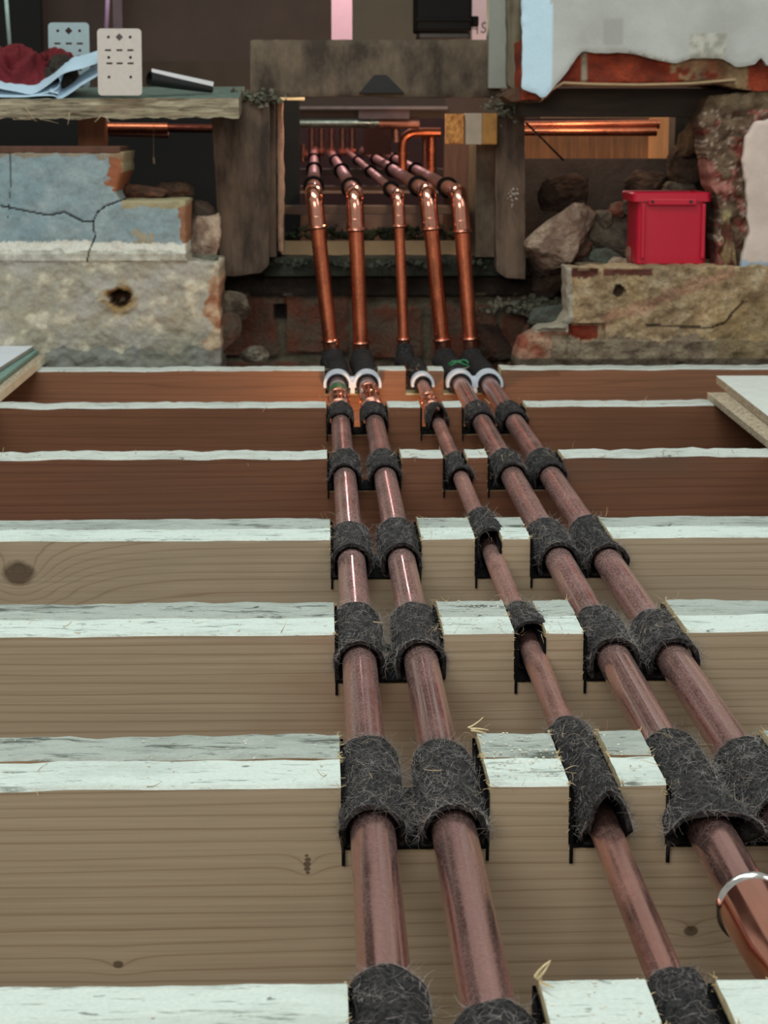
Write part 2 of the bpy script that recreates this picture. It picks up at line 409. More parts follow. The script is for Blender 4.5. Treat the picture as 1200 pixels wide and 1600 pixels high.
def P(nA=True, nB=True, nC=True, **k): pass
notA = {0: (.0100, .0866), 1: (.0102, .0877), 2: (.0097, .0835), 3: (.0089, .0848), 4: (.0080, .0850), 5: (.0086, .0845), 6: (.0082, .0840)}
notB = {0: (.1290, .1575), 1: (.1290, .1560), 2: (.1312, .1530), 3: (.1290, .1518), 4: (.1280, .1530), 5: (.1240, .1530), 6: (.1225, .1545)}
notC = {0: (.1790, .2560), 1: (.1797, .2495), 2: (.1782, .2490), 3: (.1752, .2440), 4: (.1745, .2530), 5: (.1750, .2540), 6: (.1760, .2570)}
ND = .0345
def nots(j, d=ND, dy=0.): return [(a + dy, b + dy, d) for (a, b) in (notA[j], notB[j], notC[j])]
YB = {0: .795, 1: 1.145, 2: 1.483, 3: 1.812, 4: 2.210, 5: 2.614, 6: 3.010}      # rear edge of each joist
YF = {0: .700, 1: 1.052, 2: 1.388, 3: 1.722, 4: 2.160, 5: 2.566, 6: 2.965}      # front edge

kn3 = at(30, 895, YF[3]); kn1 = at(480, 1350, YF[1]); kn1b = at(185, 1507, YF[1]); kn1c = at(1080, 1455, YF[1])
pine_kw = dict(light=(192, 176, 150), dark=(134, 110, 82))
P1 = pine('pine_face_knot', knots=[(kn1b.x, kn1b.z, .0035), (kn1c.x, kn1c.z, .0045), (kn1.x, kn1.z, .0022), (kn1.x + .0004, kn1.z + .0024, .0020), (kn1.x, kn1.z - .0026, .0020), (kn1.x - .0003, kn1.z + .0046, .0013), (kn1.x + .0003, kn1.z - .0048, .0013)], seed=1.7, lines=135, **pine_kw)
P2 = pine('pine_face_banded', seed=5.2, lines=150, stain=(150, 104, 78), **pine_kw)
P3 = pine('pine_face_large_knot', knots=[(kn3.x, kn3.z, .016)], seed=9.1, lines=105, **pine_kw)
PB = pine('pine_rear_board', seed=12.0, lines=110, light=(170, 140, 108), dark=(100, 74, 52))
B4 = pine('brown_joist_face', seed=2.2, lines=120, light=(136, 92, 68), dark=(92, 58, 40), stain=(92, 80, 68), fine=.7)
B5 = pine('brown_joist_face_grooved', seed=6.2, lines=120, light=(138, 92, 66), dark=(92, 58, 38), stain=(100, 66, 46), fine=.8)
B6 = pine('brown_joist_face_rough', seed=8.8, lines=80, light=(148, 104, 78), dark=(104, 70, 50), stain=(112, 84, 64), fine=.8)
XL, XR = -1.3, 1.5
where = {0: 'nearest the viewer at the bottom of the picture', 1: 'first behind the nearest one, with the deepest pale face', 2: 'third from the viewer, with a narrow reddish band',
         3: 'fourth from the viewer, with a large round knot'}
joist('floor_joist', XL, XR, YF[0], .7485, .2, nots(0), [PB, M_top_new, M_cut], 'front board of the doubled pale pine joist nearest the viewer, top edge only', 1.)
joist('floor_joist', XL, XR, .7500, YB[0], .2, nots(0), [PB, M_top_new, M_cut], 'rear board of the doubled pale pine joist nearest the viewer', 2., splint=26)
joist('floor_joist', XL, XR, YF[1], 1.0985, .2, nots(1), [P1, M_top_new, M_cut], 'pale pine board with tall bare face and split knot near the leftmost pipe', 3., splint=24, big=.0002)
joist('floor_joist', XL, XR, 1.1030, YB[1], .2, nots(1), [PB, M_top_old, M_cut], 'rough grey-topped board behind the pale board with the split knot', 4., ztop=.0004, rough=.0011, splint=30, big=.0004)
joist('floor_joist', XL, XR, YF[2], 1.4338, .2, nots(2), [P2, M_top_new, M_cut], 'close-grained pale pine front board with a narrow reddish band on its face', 5., splint=22)
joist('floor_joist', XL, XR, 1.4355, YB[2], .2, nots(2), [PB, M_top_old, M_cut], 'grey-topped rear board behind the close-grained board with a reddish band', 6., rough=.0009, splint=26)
joist('floor_joist', XL, XR, YF[3], 1.7668, .2, nots(3), [P3, M_top_new, M_cut], 'pale pine front board with one large dark round knot', 7.)
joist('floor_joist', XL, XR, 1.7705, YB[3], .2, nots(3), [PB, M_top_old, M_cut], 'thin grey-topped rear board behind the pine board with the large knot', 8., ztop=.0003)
joist('floor_joist', XL, XR, YF[4], YB[4], .2, nots(4), [B4, M_top_far, M_cut], 'dark brown joist with frayed pale top, right behind the paler pine joists', 9., rough=.0013, splint=8, big=.0003)
joist('floor_joist', XL, XR, YF[5], YB[5], .2, nots(5), [B5, M_top_far, M_cut], 'dark brown middle joist of the three brown ones, ending under the chipboard', 10., rough=.0011, splint=8)
joist('floor_joist', XL, XR, YF[6], YB[6], .2, nots(6), [B6, M_top_far, M_cut], 'rough brown joist touching the broken plaster walls', 11., rough=.0010, splint=5)

# ground under the floor
g = MB(); g.box((-2.2, -.6, -.36), (2.6, 9.0, -.30)); tag(g.build('floor', M_soil), kind='structure')

# ------------------------------------------------------------------ copper pipes
X = [.0263, .0680, .1460, .1990, .2392]
RP = [.0116, .0116, .0081, .0116, .0116]
ZC = -.0195
base_px = [(520, 556), (565, 558), (632, 556), (694, 556), (738, 556)]
top_px = [(490, 300), (554, 302), (622, 305), (668, 300), (717, 302)]
far_px = [(491, 236), (517, 238), (543, 237), (568, 236), (594, 236)]
coup_lo = [(519, 533), (565, 536), (632, 530), (692, 531), (736, 529)]
coup_hi = [(499, 356), (557, 360), (624, 354), (675, 358), (726, 362)]
YR = 3.235
plabel = ['copper pipe farthest left, running under the felt over every joist', 'thick copper pipe second from the left, close beside the leftmost one',
          'thinnest copper pipe, running alone between the two pairs', 'thick copper pipe with a bright silver-rimmed coupling near the viewer',
          'copper pipe farthest right, leaving the picture at the right edge']
def ring_pts(c, axis, r): pass
for i in range(5):
    root = tag(empty('copper_pipe'), plabel[i], 'pipe', 'parallel copper pipes')
    r = RP[i]; z = ZC - (0 if i != 2 else .001)
    m = M_cu_s if i == 2 else M_cu
    pb, pt = at(*base_px[i], YR), at(*top_px[i], YR)
    ystop = .25
    x0 = X[i]
    pipe = MB()
    if i == 3:     # enters the coupling near the viewer
        pipe.tube([(x0, .25 + k * .1, z) for k in range(6)] + [(x0, .84, z)], r * .78, 32)
        pipe.tube([(x0, .86, z)] + [(x0, 1 + k * .2, z) for k in range(11)], r, 40)
    else:
        pipe.tube([(x0, .25, z)] + [(x0, .5 + k * .25, z) for k in range(11)], r, 40)
    pipe.build('straight_run', m, root, True, flatangle=50)
    # riser: horizontal run bends up behind the last joist
    rs = MB(); low = Vector((x0, 2.9, z)); bend = Vector((pb.x, YR, z))
    el_top = Vector((pt.x, YR, pt.z))
    up = (el_top - bend).normalized()
    rs.tube(fillet([(x0, 2.98, z), bend, el_top - up * .03], .03, 8), r, 32)
    rs.build('riser', M_cu_clean, root, True, flatangle=60)
    # fittings
    fit = MB()
    def bead(mb, c, ax, rr, w=.0030, h=.0030):
        ax = Vector(ax).normalized(); pts = []; rad = []
        for k in range(9):
            u = k / 8; pts.append(Vector(c) + ax * (u - .5) * w * 2); rad.append(rr + h * math.sin(math.pi * u))
        mb.tube(pts, rad, 32)
    cl = at(*coup_lo[i], YR); cl = bend + up * ((cl.z - bend.z) / up.z)
    fit.tube([cl - up * .028, cl - up * .002], [r + .0012, r + .0014], 32); bead(fit, cl, up, r + .001); bead(fit, cl - up * .02, up, r + .0004, .002, .0012)
    fit.build('lower_coupling', M_cu_fit, root, True, flatangle=60)
    tag(root.children[-1] if root.children else fit, None)
    ch = at(*coup_hi[i], YR); ch = bend + up * ((ch.z - bend.z) / up.z)
    el = MB()
    pf = at(*far_px[i], 7.3)
    back = Vector((el_top.x + (pf.x - el_top.x) * .02, YR + .09, el_top.z + .0))
    arc = fillet([ch, el_top, back], .024 if i != 2 else .017, 10)
    el.tube(arc, r + .0016, 36); bead(el, ch + up * .001, up, r + .001)
    bead(el, ch + up * .017, up, r + .0012, .0012, .0007)
    el.build('elbow', M_cu_fit, root, True, flatangle=60)
    fr_ = MB(); fr_.tube([back - Vector((0, .01, 0)), pf], r, 20); fr_.tube([pf - Vector((0, .05, 0)), pf], r + .004, 20)
    fr_.build('run_beyond_wall', M_cu_far, root, True, flatangle=60)
    if i == 3:
        cp = MB(); yc = .985
        cp.tube([(x0, .832, z), (x0, .846, z), (x0, .862, z), (x0, .905, z), (x0, .917, z)], [r * .84, r * .94, r + .0026, r + .0040, r + .0044], 48)
        cp.build('reducing_coupling', M_cu_fit, root, True, flatangle=60)
        rm = MB(); bead(rm, (x0, .921, z), (0, 1, 0), r + .0036, .0042, .0026)
        tag(rm.build('coupling_rim', M_solder, [c for c in root.children if c.name.startswith('reducing')][-1], True, flatangle=60), 'bright silver rim of the coupling')
    if i == 4:
        cp = MB(); cp.tube([(x0, .93, z), (x0, .992, z)], [r + .0022, r + .003], 40); bead(cp, (x0, .994, z), (0, 1, 0), r + .0026, .003, .0015)
        cp.build('straight_coupling', M_cu_fit, root, True, flatangle=60)
    if i in (0, 1, 2):
        cp = MB(); ya, yb = (2.66, 2.76) if i < 2 else (2.70, 2.79)
        if i == 1: ya, yb = 2.70, 2.86
        if i == 0: ya, yb = 2.69, 2.80
        cp.tube([(x0, ya, z), (x0, yb, z)], r + .0016, 36); bead(cp, (x0, ya, z), (0, 1, 0), r + .0014, .004, .002); bead(cp, (x0, yb, z), (0, 1, 0), r + .0014, .004, .002)
        bead(cp, (x0, (ya + yb) / 2, z), (0, 1, 0), r + .0016, .005, .0014)
        cp.build('bright_coupling', M_cu_fit, root, True, flatangle=60)
    if i == 0:
        cp = MB(); cp.tube([(x0, 2.815, z), (x0, 2.875, z)], r + .0014, 32); tag(cp.build('green_band', M_green, root, True, flatangle=60), 'green band around the pipe')

# ------------------------------------------------------------------ felt wraps and linings
def felt_wrap(ji, pi, ya, yb, label, shape='round', thick=.0046, fib=420, up=0., skew=0.):
    x0, r = X[pi], RP[pi]; z0 = ZC
    zf = -ND + .0022
    nT, nY = 56, 14; seed = ji * 11.3 + pi * 3.1; front = max(ya, YF[ji] - .004)
    def surf(th, u, inner):
        th_up = math.cos(th)          # th = 0 is straight up
        y = ya + (yb - ya) * u        # u = 0 front (towards the viewer)
        base = r + (.0009 if inner else thick * (.62 + .38 * min(1, u * 5)))
        if shape == 'tent':
            f = (1 - u) ** 1.0
            thp = (th + math.pi) % (2 * math.pi) - math.pi; base += (.0115 * f + .0016) * math.exp(-abs(thp / .55) ** 1.4)
        elif shape == 'arch':
            f = (1 - u) ** .8
            thp = (th + math.pi) % (2 * math.pi) - math.pi; base += (.0085 * f + .0015) * math.exp(-(thp / .9) ** 4)
        elif shape == 'flare':
            f = max(0, 1 - u * 2.2) ** 1.5
            base += .0085 * f * (abs(math.sin(th)) ** 2.5) * max(0, min(1, th_up * 2 + .9)) + .0016 * f
        else:
            f = max(0, 1 - u * 3) ** 2
            base += .0014 * f
        if not inner: base += .0011 * fbm(Vector((math.cos(th) * 1.6 + seed, math.sin(th) * 1.6, y * 60)), 4)
        sn = math.sin(th); low = max(0.0, min(1.0, .25 - th_up))
        if th_up < 0: sn = math.copysign(max(abs(sn), min(1, abs(sn) ** .3)), sn)
        px_ = x0 + sn * base * 1.03 + skew * (u - .5); pz = z0 + math.cos(th) * base * (1 + .6 * max(0, -th_up)) + up
        pz = max(pz, zf + (0.0008 if inner else 0))
        yy = y + .0018 * N(math.sin(th) * 3 + seed, math.cos(th) * 3, u * 2) + (front - ya + .0) * low * max(0, 1 - 2 * u)
        return Vector((px_, yy, pz))
    mb = MB()
    outr = [[surf(2 * math.pi * k / nT, j / nY, False) for k in range(nT)] for j in range(nY + 1)]
    inr = [[surf(2 * math.pi * k / nT, j / nY, True) for k in range(nT)] for j in range(nY + 1)]
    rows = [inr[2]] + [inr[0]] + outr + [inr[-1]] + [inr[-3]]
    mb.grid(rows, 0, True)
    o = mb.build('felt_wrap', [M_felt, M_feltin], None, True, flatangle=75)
    tag(o, label, 'felt wrap', 'black felt wraps around the pipes')
    fb = MB()
    cnt = fib
    for _ in range(cnt):
        th = random.uniform(-1.9, 1.9); u = random.random()
        if random.random() < .16: u = random.choice([0, 1])
        p = surf(th, u, False); q = surf(th + .05, u, False); nrm = Vector((math.sin(th), 0, math.cos(th)))
        tang = (q - p).normalized(); d = tang * random.uniform(-1, 1) + Vector((0, random.uniform(-1, 1), 0)) * .7 + nrm * random.uniform(-.05, .32)
        bristle(fb, p + nrm * .0001, d, random.uniform(.003, .011) * (1.0 if r > .01 else .8), random.uniform(.00005, .00013), 1.3, 4, 0 if random.random() < .975 else 1)
    tag(fb.build('loose_fibres', [M_fibre, M_straw], o), 'pale grey loose hairs on the felt', kind='stuff')
    return o

pname = ['leftmost pipe', 'second pipe from the left', 'thin middle pipe', 'silver-rimmed pipe', 'rightmost pipe']
jname = ['the bottom-edge joist', 'the split-knot joist', 'the reddish-band joist', 'the large-knot joist',
         'the frayed brown joist', 'the middle brown joist', 'the joist touching the walls']
fshape = {(1, 2): 'tent', (1, 3): 'flare', (2, 2): 'arch', (3, 2): 'arch', (5, 2): 'tent', (4, 2): 'round', (0, 2): 'round', (1, 4): 'round', (2, 4): 'round'}
fext = {(1, 0): (1.028, 1.150), (1, 1): (1.028, 1.142), (1, 2): (1.022, 1.195), (1, 3): (1.012, 1.158), (1, 4): (1.040, 1.142),
        (2, 0): (1.376, 1.492), (2, 1): (1.380, 1.490), (2, 2): (1.412, 1.500), (2, 3): (1.380, 1.478), (2, 4): (1.376, 1.465),
        (3, 0): (1.712, 1.812), (3, 1): (1.714, 1.830), (3, 2): (1.752, 1.885), (3, 3): (1.712, 1.822), (3, 4): (1.706, 1.835),
        (0, 0): (.672, .818), (0, 1): (.672, .782), (0, 2): (.672, .822), (0, 3): (.672, .800), (0, 4): (.672, .80)}
for ji in range(7):
    for pi in range(5):
        if ji == 0 and pi == 4: continue
        if ji == 6: continue
        ya, yb = fext.get((ji, pi), (YF[ji] - .020, YB[ji] + .030))
        sh = fshape.get((ji, pi), 'round')
        lab = 'black felt wrap around the %s on %s' % (pname[pi], jname[ji])
        fb = {0: 1100, 1: 1500, 2: 1200, 3: 800, 4: 400, 5: 200}[ji]
        felt_wrap(ji, pi, ya, yb, lab, sh, thick=.0056 if ji < 4 else .0050, fib=fb)
# thin felt lining each notch
lname = ['the left pipe pair', 'the thin pipe', 'the right pipe pair']
def lining(ji, k, a, b, y0, y1):
    t = .0016; mb = MB(); zt = -.004; d = ND - .0003
    a += .0007; b -= .0007
    n = 26; rows = []
    prof = []
    for u in range(7): prof.append((a, zt - (d - t - .004 + zt + .0) * 0 - (d + zt) * u / 6))
    for u in range(1, 10): prof.append((a + (b - a) * u / 9, -d))
    for u in range(1, 7): prof.append((b, -d + (d + zt) * u / 6))
    inn = []
    cx = (a + b) / 2
    for (x, z) in prof: inn.append((x + (t if x < cx - .3 * (b - a) else (-t if x > cx + .3 * (b - a) else 0)), max(z, -d + t)))
    wob = [.0012 * N(i * .7, ji * 3.3 + k) for i in range(len(prof))]
    rows = []
    for (pr, y) in ((prof, y0), (prof, y1), (inn, y1), (inn, y0), (prof, y0)):
        rows.append([(x, y + (wob[i] if y == y0 else -wob[i]), z) for i, (x, z) in enumerate(pr)])
    mb.grid(rows)
    # tail hanging down the sawn face at the left edge
    mb.box((a - .0004, y0 - .0004, -d - .0085), (a + .0014, y0 + .0010, -.012))
    if k == 0: mb.box((b - .0014, y0 - .0004, -d - .0065), (b + .0002, y0 + .0010, -.012))
    o = mb.build('felt_lining', M_feltin)
    tag(o, 'thin black felt lining under %s on %s' % (lname[k], jname[ji]), 'felt lining', 'black felt linings of the notches')
for ji in range(6):
    for k, s in enumerate((notA, notB, notC)):
        lining(ji, k, s[ji][0], s[ji][1], YF[ji] - .0035, YB[ji] + .004)

# white clips and felt collars on the joist touching the walls
def clip(xs, r, label):
    root = tag(empty('pipe_clip'), label, 'pipe clip', 'white plastic pipe clips')
    mb = MB(); n = 20
    for x0 in xs:
        rows = []
        for k in range(n + 1):
            th = -1.8 + 3.6 * k / n
            rows.append([(x0 + math.sin(th) * rr, y, ZC + math.cos(th) * rr) for (rr, y) in ((r + .0040, 2.945), (r + .0082, 2.945), (r + .0082, 2.974), (r + .0040, 2.974), (r + .0040, 2.945))])
        mb.grid(rows)
    if len(xs) == 2:
        c = (xs[0] + xs[1]) / 2; mb.box((c - .006, 2.950, ZC + .002), (c + .006, 2.974, ZC + .009)); mb.box((c - .003, 2.946, ZC - .012), (c + .003, 2.972, ZC + .004))
    mb.build('clip_band', M_clip, root, True, flatangle=40)
    cb = MB()
    for x0 in xs:
        rows = []
        for y, rr in ((2.944, r + .0012), (2.944, r + .0044), (3.02, r + .0056), (3.02, r + .001)):
            rows.append([(x0 + math.sin(2 * math.pi * k / 28) * rr, y, max(ZC + math.cos(2 * math.pi * k / 28) * rr, -ND + .001)) for k in range(28)])
        cb.grid(rows, 0, True)
    cb.build('felt_collar', M_felt, root, True, flatangle=50)
clip((X[0], X[1]), RP[0], 'double white clip holding the two left pipes at the wall')
clip((X[2],), RP[2], 'small single clip holding the thin pipe at the wall')
clip((X[3], X[4]), RP[3], 'double white clip holding the two right pipes at the wall')
# black felt sleeves where the pipes turn up
for i in range(5):
    mb = MB(); x0 = X[i]; r = RP[i]
    pts = [(x0, 3.0 + k * .018, ZC + .0015) for k in range(9)]
    mb.tube(pts + [(x0, 3.165, ZC + .001)], [r + .006 + .001 * N(k * .9, i * 4.) for k in range(10)], 28)
    # short upright hood around the bottom of the riser
    pbx = at(base_px[i][0], base_px[i][1], YR)
    mb.tube([(x0, 3.15, ZC - .003), (pbx.x, YR - .01, ZC + .001), (pbx.x, YR, ZC + .014 + (.012 if i == 2 else 0))], [r + .006, r + .008, r + .0035], 24)
    o = mb.build('felt_sleeve', M_felt, None, True, flatangle=70)
    tag(o, 'black felt sleeve behind the last joist where the %s turns up' % pname[i], 'felt sleeve', 'black sleeves at the foot of the risers')
gw = MB(); c = at(716, 572, 2.99)
gw.tube([c + Vector((.014 * math.cos(a * .5), .01 * math.sin(a * .5), .004 + .004 * math.sin(a * .9))) for a in range(14)], .0012, 8)
tag(gw.build('green_wire', simple('green_wire_coat', (38, 128, 82), .5, 0, .1)), 'short loop of green wire beside the right pair of pipes at the wall', 'wire')

# ------------------------------------------------------------------ masonry slabs from outlines
def pip(x, z, poly):
    c = False; j = len(poly) - 1
    for i in range(len(poly)):
        xi, zi = poly[i]; xj, zj = poly[j]
        if (zi > z) != (zj > z) and x < (xj - xi) * (z - zi) / (zj - zi) + xi: c = not c
        j = i
    return c
def near(x, z, poly):
    best = None
    for i in range(len(poly)):
        ax, az = poly[i - 1]; bx, bz = poly[i]; dx, dz = bx - ax, bz - az; L = dx * dx + dz * dz
        t = 0 if L == 0 else max(0, min(1, ((x - ax) * dx + (z - az) * dz) / L)); qx, qz = ax + dx * t, az + dz * t
        d = (qx - x) ** 2 + (qz - z) ** 2
        if best is None or d < best[0]: best = (d, qx, qz)
    return best
def segd(x, y, pts):
    best = 1e9
    for (ax, ay), (bx, by) in zip(pts, pts[1:]):
        dx, dy = bx - ax, by - ay; L = dx * dx + dy * dy or 1
        t = max(0, min(1, ((x - ax) * dx + (y - ay) * dy) / L)); best = min(best, math.hypot(ax + dx * t - x, ay + dy * t - y))
    return best
def slab(name, outline, Y, thick, mat, colf=None, disp=.002, freq=30, cell=.0035, edge=.002, depthf=None, parent=None, seed=0., smooth=True, octv=5):
    """irregular wall piece: outline given on the plane Y, real thickness behind it, uneven face"""
    poly = [(p.x, p.z) for p in (at(x, y, Y) for x, y in outline)]
    # roughen the outline
    fine = []
    for i in range(len(poly)):
        a, b = poly[i - 1], poly[i]; L = math.hypot(b[0] - a[0], b[1] - a[1]); n = max(1, int(L / .006))
        for k in range(n):
            t = k / n; x, z = a[0] + (b[0] - a[0]) * t, a[1] + (b[1] - a[1]) * t
            fine.append((x + edge * fbm(Vector((x * 60, z * 60, seed)), 3), z + edge * fbm(Vector((x * 60, z * 60, seed + 9)), 3)))
    poly = fine
    xa, xb = min(p[0] for p in poly), max(p[0] for p in poly); za, zb = min(p[1] for p in poly), max(p[1] for p in poly)
    nx, nz = int((xb - xa) / cell) + 2, int((zb - za) / cell) + 2
    inside = {}
    for i in range(nx):
        for j in range(nz):
            if pip(xa + (i + .5) * cell, za + (j + .5) * cell, poly): inside[(i, j)] = 1
    mb = MB(); ids = {}; snap = {}
    def vtx(i, j):
        if (i, j) in ids: return ids[(i, j)]
        x, z = xa + i * cell, za + j * cell
        full = all(((i + a, j + b) in inside) for a in (0, -1) for b in (0, -1))
        if not full:
            d, x, z = near(x, z, poly)
        y = Y - disp * fbm(Vector((x * freq, z * freq, seed)), octv)
        pxx, pyy = px((x, Y, z))
        if depthf: y += depthf(pxx, pyy, x, z)
        if not full: y += .002
        c = colf(pxx, pyy) if colf else None
        ids[(i, j)] = mb.vert((x, y, z), c[:3] if c else None); return ids[(i, j)]
    for (i, j) in inside: mb.face((vtx(i, j), vtx(i + 1, j), vtx(i + 1, j + 1), vtx(i, j + 1)))
    # side walls
    edges = {}
    for (i, j) in inside:
        for e in (((i, j), (i + 1, j)), ((i + 1, j), (i + 1, j + 1)), ((i + 1, j + 1), (i, j + 1)), ((i, j + 1), (i, j))):
            k = tuple(sorted(e)); edges[k] = None if k in edges else e
    lay = {}; nl = max(2, min(8, int(thick / .02)))
    def back(ij, l):
        if (ij, l) in lay: return lay[(ij, l)]
        p = Vector(mb.v[ids[ij]]); u = l / nl
        q = Vector((p.x + (.25 * disp + .0006) * N(p.x * 40, u * 8, p.z * 40 + seed) * (l > 0), p.y + (Y + thick - p.y) * u, p.z + (.25 * disp + .0006) * N(p.x * 40 + 7, u * 8, p.z * 40 + seed)))
        lay[(ij, l)] = mb.vert(q, mb.c[ids[ij]]); return lay[(ij, l)]
    for e in edges.values():
        if e is None: continue
        a, b = e
        for l in range(nl):
            A0 = ids[a] if l == 0 else back(a, l); B0 = ids[b] if l == 0 else back(b, l)
            mb.face((B0, A0, back(a, l + 1), back(b, l + 1)))
    o = mb.build(name, mat, parent, smooth, flatangle=55)
    return o
def mixc(a, b, t): t = max(0, min(1, t)); return tuple(x * (1 - t) + y * t for x, y in zip(a, b))
def S(*a): return srgb(*a)[:3]
def pn(x, y, f=.03, s=0.): return fbm(Vector((x * f, y * f, s)), 5)

# ---- left stub wall: plastered, stepped, broken to the right
crack = [(0, 322), (40, 330), (75, 337), (100, 332), (128, 346), (145, 346), (152, 332), (165, 322), (188, 314)]
crack2 = [(145, 346), (148, 372), (140, 390), (136, 410)]
crack3 = [(14, 230), (16, 290), (12, 340)]
def c_left(x, y):
    n = pn(x, y, .035, 1.); n2 = pn(x, y, .012, 4.)
    if y < 392 + 7 * pn(x, 0, .03, 2.):
        c = mixc(S(144, 160, 162), S(130, 150, 156), .5 + n2); c = mixc(c, S(176, 188, 188), max(0, n) * .6)
        e = 192 if y < 300 else 290
        if x > e - 22 + 14 * n and y < 300: c = mixc(c, S(152, 92, 62), 1)
        if x > 280 + 8 * n: c = S(146, 104, 78)
        if y < 246 + 8 * n: c = mixc(c, S(142, 122, 96), .8)
        if 190 < x < 300 and y < 326 + 5 * n: c = S(160, 150, 118)
        if 205 < x < 240 and 370 + 20 * n < y: c = S(160, 150, 128)
        if y > 378 + 6 * n: c = S(214, 212, 200)
    else:
        c = mixc(S(156, 150, 132), S(170, 166, 156), .5 + n2 * 1.2); c = mixc(c, S(196, 184, 150), max(0, n) * .8)
        if y < 410: c = mixc(c, S(206, 204, 192), .4 + n)
        hh = math.hypot((x - 187) / 1.1, y - 465) - 12 * n
        if hh < 28: c = mixc(S(150, 124, 82), c, (hh - 18) / 10)
        if hh < 13: c = S(84, 58, 40)
        if n > .34: c = mixc(c, S(206, 200, 182), min(1, (n - .34) * 5) * .6)
        if x > 322 + 22 * pn(x, y, .02, 8.) and y > 430: c = mixc(S(142, 96, 70), S(190, 168, 140), .5 + n * 1.5)
        if y > 545 + 10 * n: c = mixc(c, S(122, 126, 120), .8)
        if y > 530 and 220 < x < 300: c = mixc(c, S(128, 126, 112), .5)
    for cr, w in ((crack, 1.0), (crack2, .9), (crack3, .6)):
        if segd(x, y, cr) < w: c = S(52, 48, 42)
    return c
def d_left(x, y, X_, Z_):
    d = 0.
    h = math.hypot((x - 187) / 1.15, (y - 465))
    h += 5 * pn(x, y, .05, 3.)
    if h < 16: d += .045 * min(1, (1 - h / 16) * 2.2)
    elif h < 28: d -= .002 * (1 - abs(h - 22) / 6)
    if y > 410: d += .0022 * fbm(Vector((x * .06, y * .06, 5.)), 5)
    for cr in (crack, crack2):
        if segd(x, y, cr) < 1.2: d += .003
    if y < 395: d += .004 * (1 if y < 380 else (395 - y) / 15)
    if 395 <= y < 408: d -= .003
    return d
wl = slab('wall_left', [(-260, 238), (192, 238), (190, 268), (180, 302), (186, 314), (290, 314), (290, 402), (293, 410), (343, 412), (343, 470), (346, 540), (343, 640), (-260, 640)],
          3.052, .20, M_wall, c_left, .0028, 30, .0019, .002, d_left)
tag(wl, 'broken low wall of blue-grey plaster and grey render stepping down to the right', kind='structure')
# dark timber plate under the shelf and rubble top
mb = MB(); a = at(-260, 229, 3.06); b = at(188, 239, 3.06); mb.box((a.x, 3.056, b.z), (b.x, 3.2, a.z)); o = mb.build('trim_1', M_brown, bevel=.001); tag(o, kind='structure')

# ---- centre wall behind the risers: old brick
bricks = [(300, 465, 433, 556), (446, 465, 544, 553), (556, 480, 660, 560), (672, 478, 774, 560), (784, 492, 822, 556), (836, 500, 930, 560), (300, 566, 470, 640), (480, 568, 600, 640), (612, 570, 740, 640), (752, 570, 860, 640)]
def c_mid(x, y):
    n = pn(x, y, .03, 11.); c = mixc(S(128, 118, 98), S(98, 90, 74), .5 + n)
    for (a, b, cc, d) in bricks:
        if a + 3 * n < x < cc + 3 * n and b + 3 * n < y < d + 3 * n: c = mixc(S(132, 82, 64), S(124, 104, 88), .4 + n * 1.4)
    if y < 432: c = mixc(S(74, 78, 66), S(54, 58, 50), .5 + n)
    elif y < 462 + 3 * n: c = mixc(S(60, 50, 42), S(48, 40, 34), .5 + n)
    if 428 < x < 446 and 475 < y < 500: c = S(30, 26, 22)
    return c
def d_mid(x, y, X_, Z_):
    d = .006
    for (a, b, cc, d_) in bricks:
        if a < x < cc and b < y < d_: d = 0
    if y < 462: d = -.004
    if y < 430: d = -.020
    if 430 < x < 446 and 477 < y < 500: d = .02
    return d
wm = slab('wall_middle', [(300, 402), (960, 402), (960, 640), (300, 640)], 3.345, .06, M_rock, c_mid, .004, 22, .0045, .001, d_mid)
tag(wm, kind='structure')

# ---- right stub wall
def c_right(x, y):
    n = pn(x, y, .04, 21.); n2 = pn(x, y, .012, 24.)
    c = mixc(S(214, 182, 138), S(184, 156, 122), .5 + n2 * 1.4); c = mixc(c, S(232, 212, 176), max(0, n) * .9)
    c = mixc(c, S(128, 98, 64), max(0, -n) * .8)
    if 893 < x < 935 and 421 + 3 * n < y < 434 + 4 * n: c = S(112, 58, 48)
    if 942 < x < 1020 and 421 < y < 431 + 4 * n: c = S(116, 66, 54)
    if math.hypot(x - 968, y - 456) < 9 + 9 * n: c = S(74, 56, 40)
    if x < 894: c = S(196, 186, 166)
    if 888 < x < 936 and 508 + 6 * n < y < 530 + 6 * n: c = S(150, 58, 36)
    if x < 890 and y > 520: c = mixc(S(176, 100, 76), S(200, 160, 132), .5 + n * 1.4)
    if y > 528 + 12 * pn(x, 0, .02, 3.) and x > 860 + (560 - y) * .1: c = mixc(S(172, 154, 128), S(142, 122, 102), .5 + n * 1.3)
    l = 500 - (x - 945) * .38
    if abs(y - l) < 9 + 14 * n and 940 < x < 1150: c = mixc(c, S(196, 140, 112), .6)
    if x > 1120 and y > 470: c = mixc(c, S(160, 136, 84), .4)
    if segd(x, y, [(1010, 508), (1060, 510), (1110, 512), (1130, 505), (1162, 470)]) < 2.0: c = S(80, 64, 46)
    if y > 560: c = S(110, 96, 80)
    return c
def d_right(x, y, X_, Z_):
    d = 0
    if 893 < x < 935 and 421 < y < 434: d += .004
    if math.hypot(x - 968, y - 456) < 9: d += .008
    if 888 < x < 945 and 506 < y < 532: d += .010
    if x < 885 and y > 515: d += .006
    if y > 532: d -= .004
    return d
wr = slab('wall_right', [(885, 418), (1420, 412), (1420, 640), (820, 640), (805, 566), (816, 532), (846, 514), (878, 506), (888, 490)], 3.052, .07, M_rock, c_right, .006, 42, .0024, .003, d_right, seed=3.)
tag(wr, kind='structure')
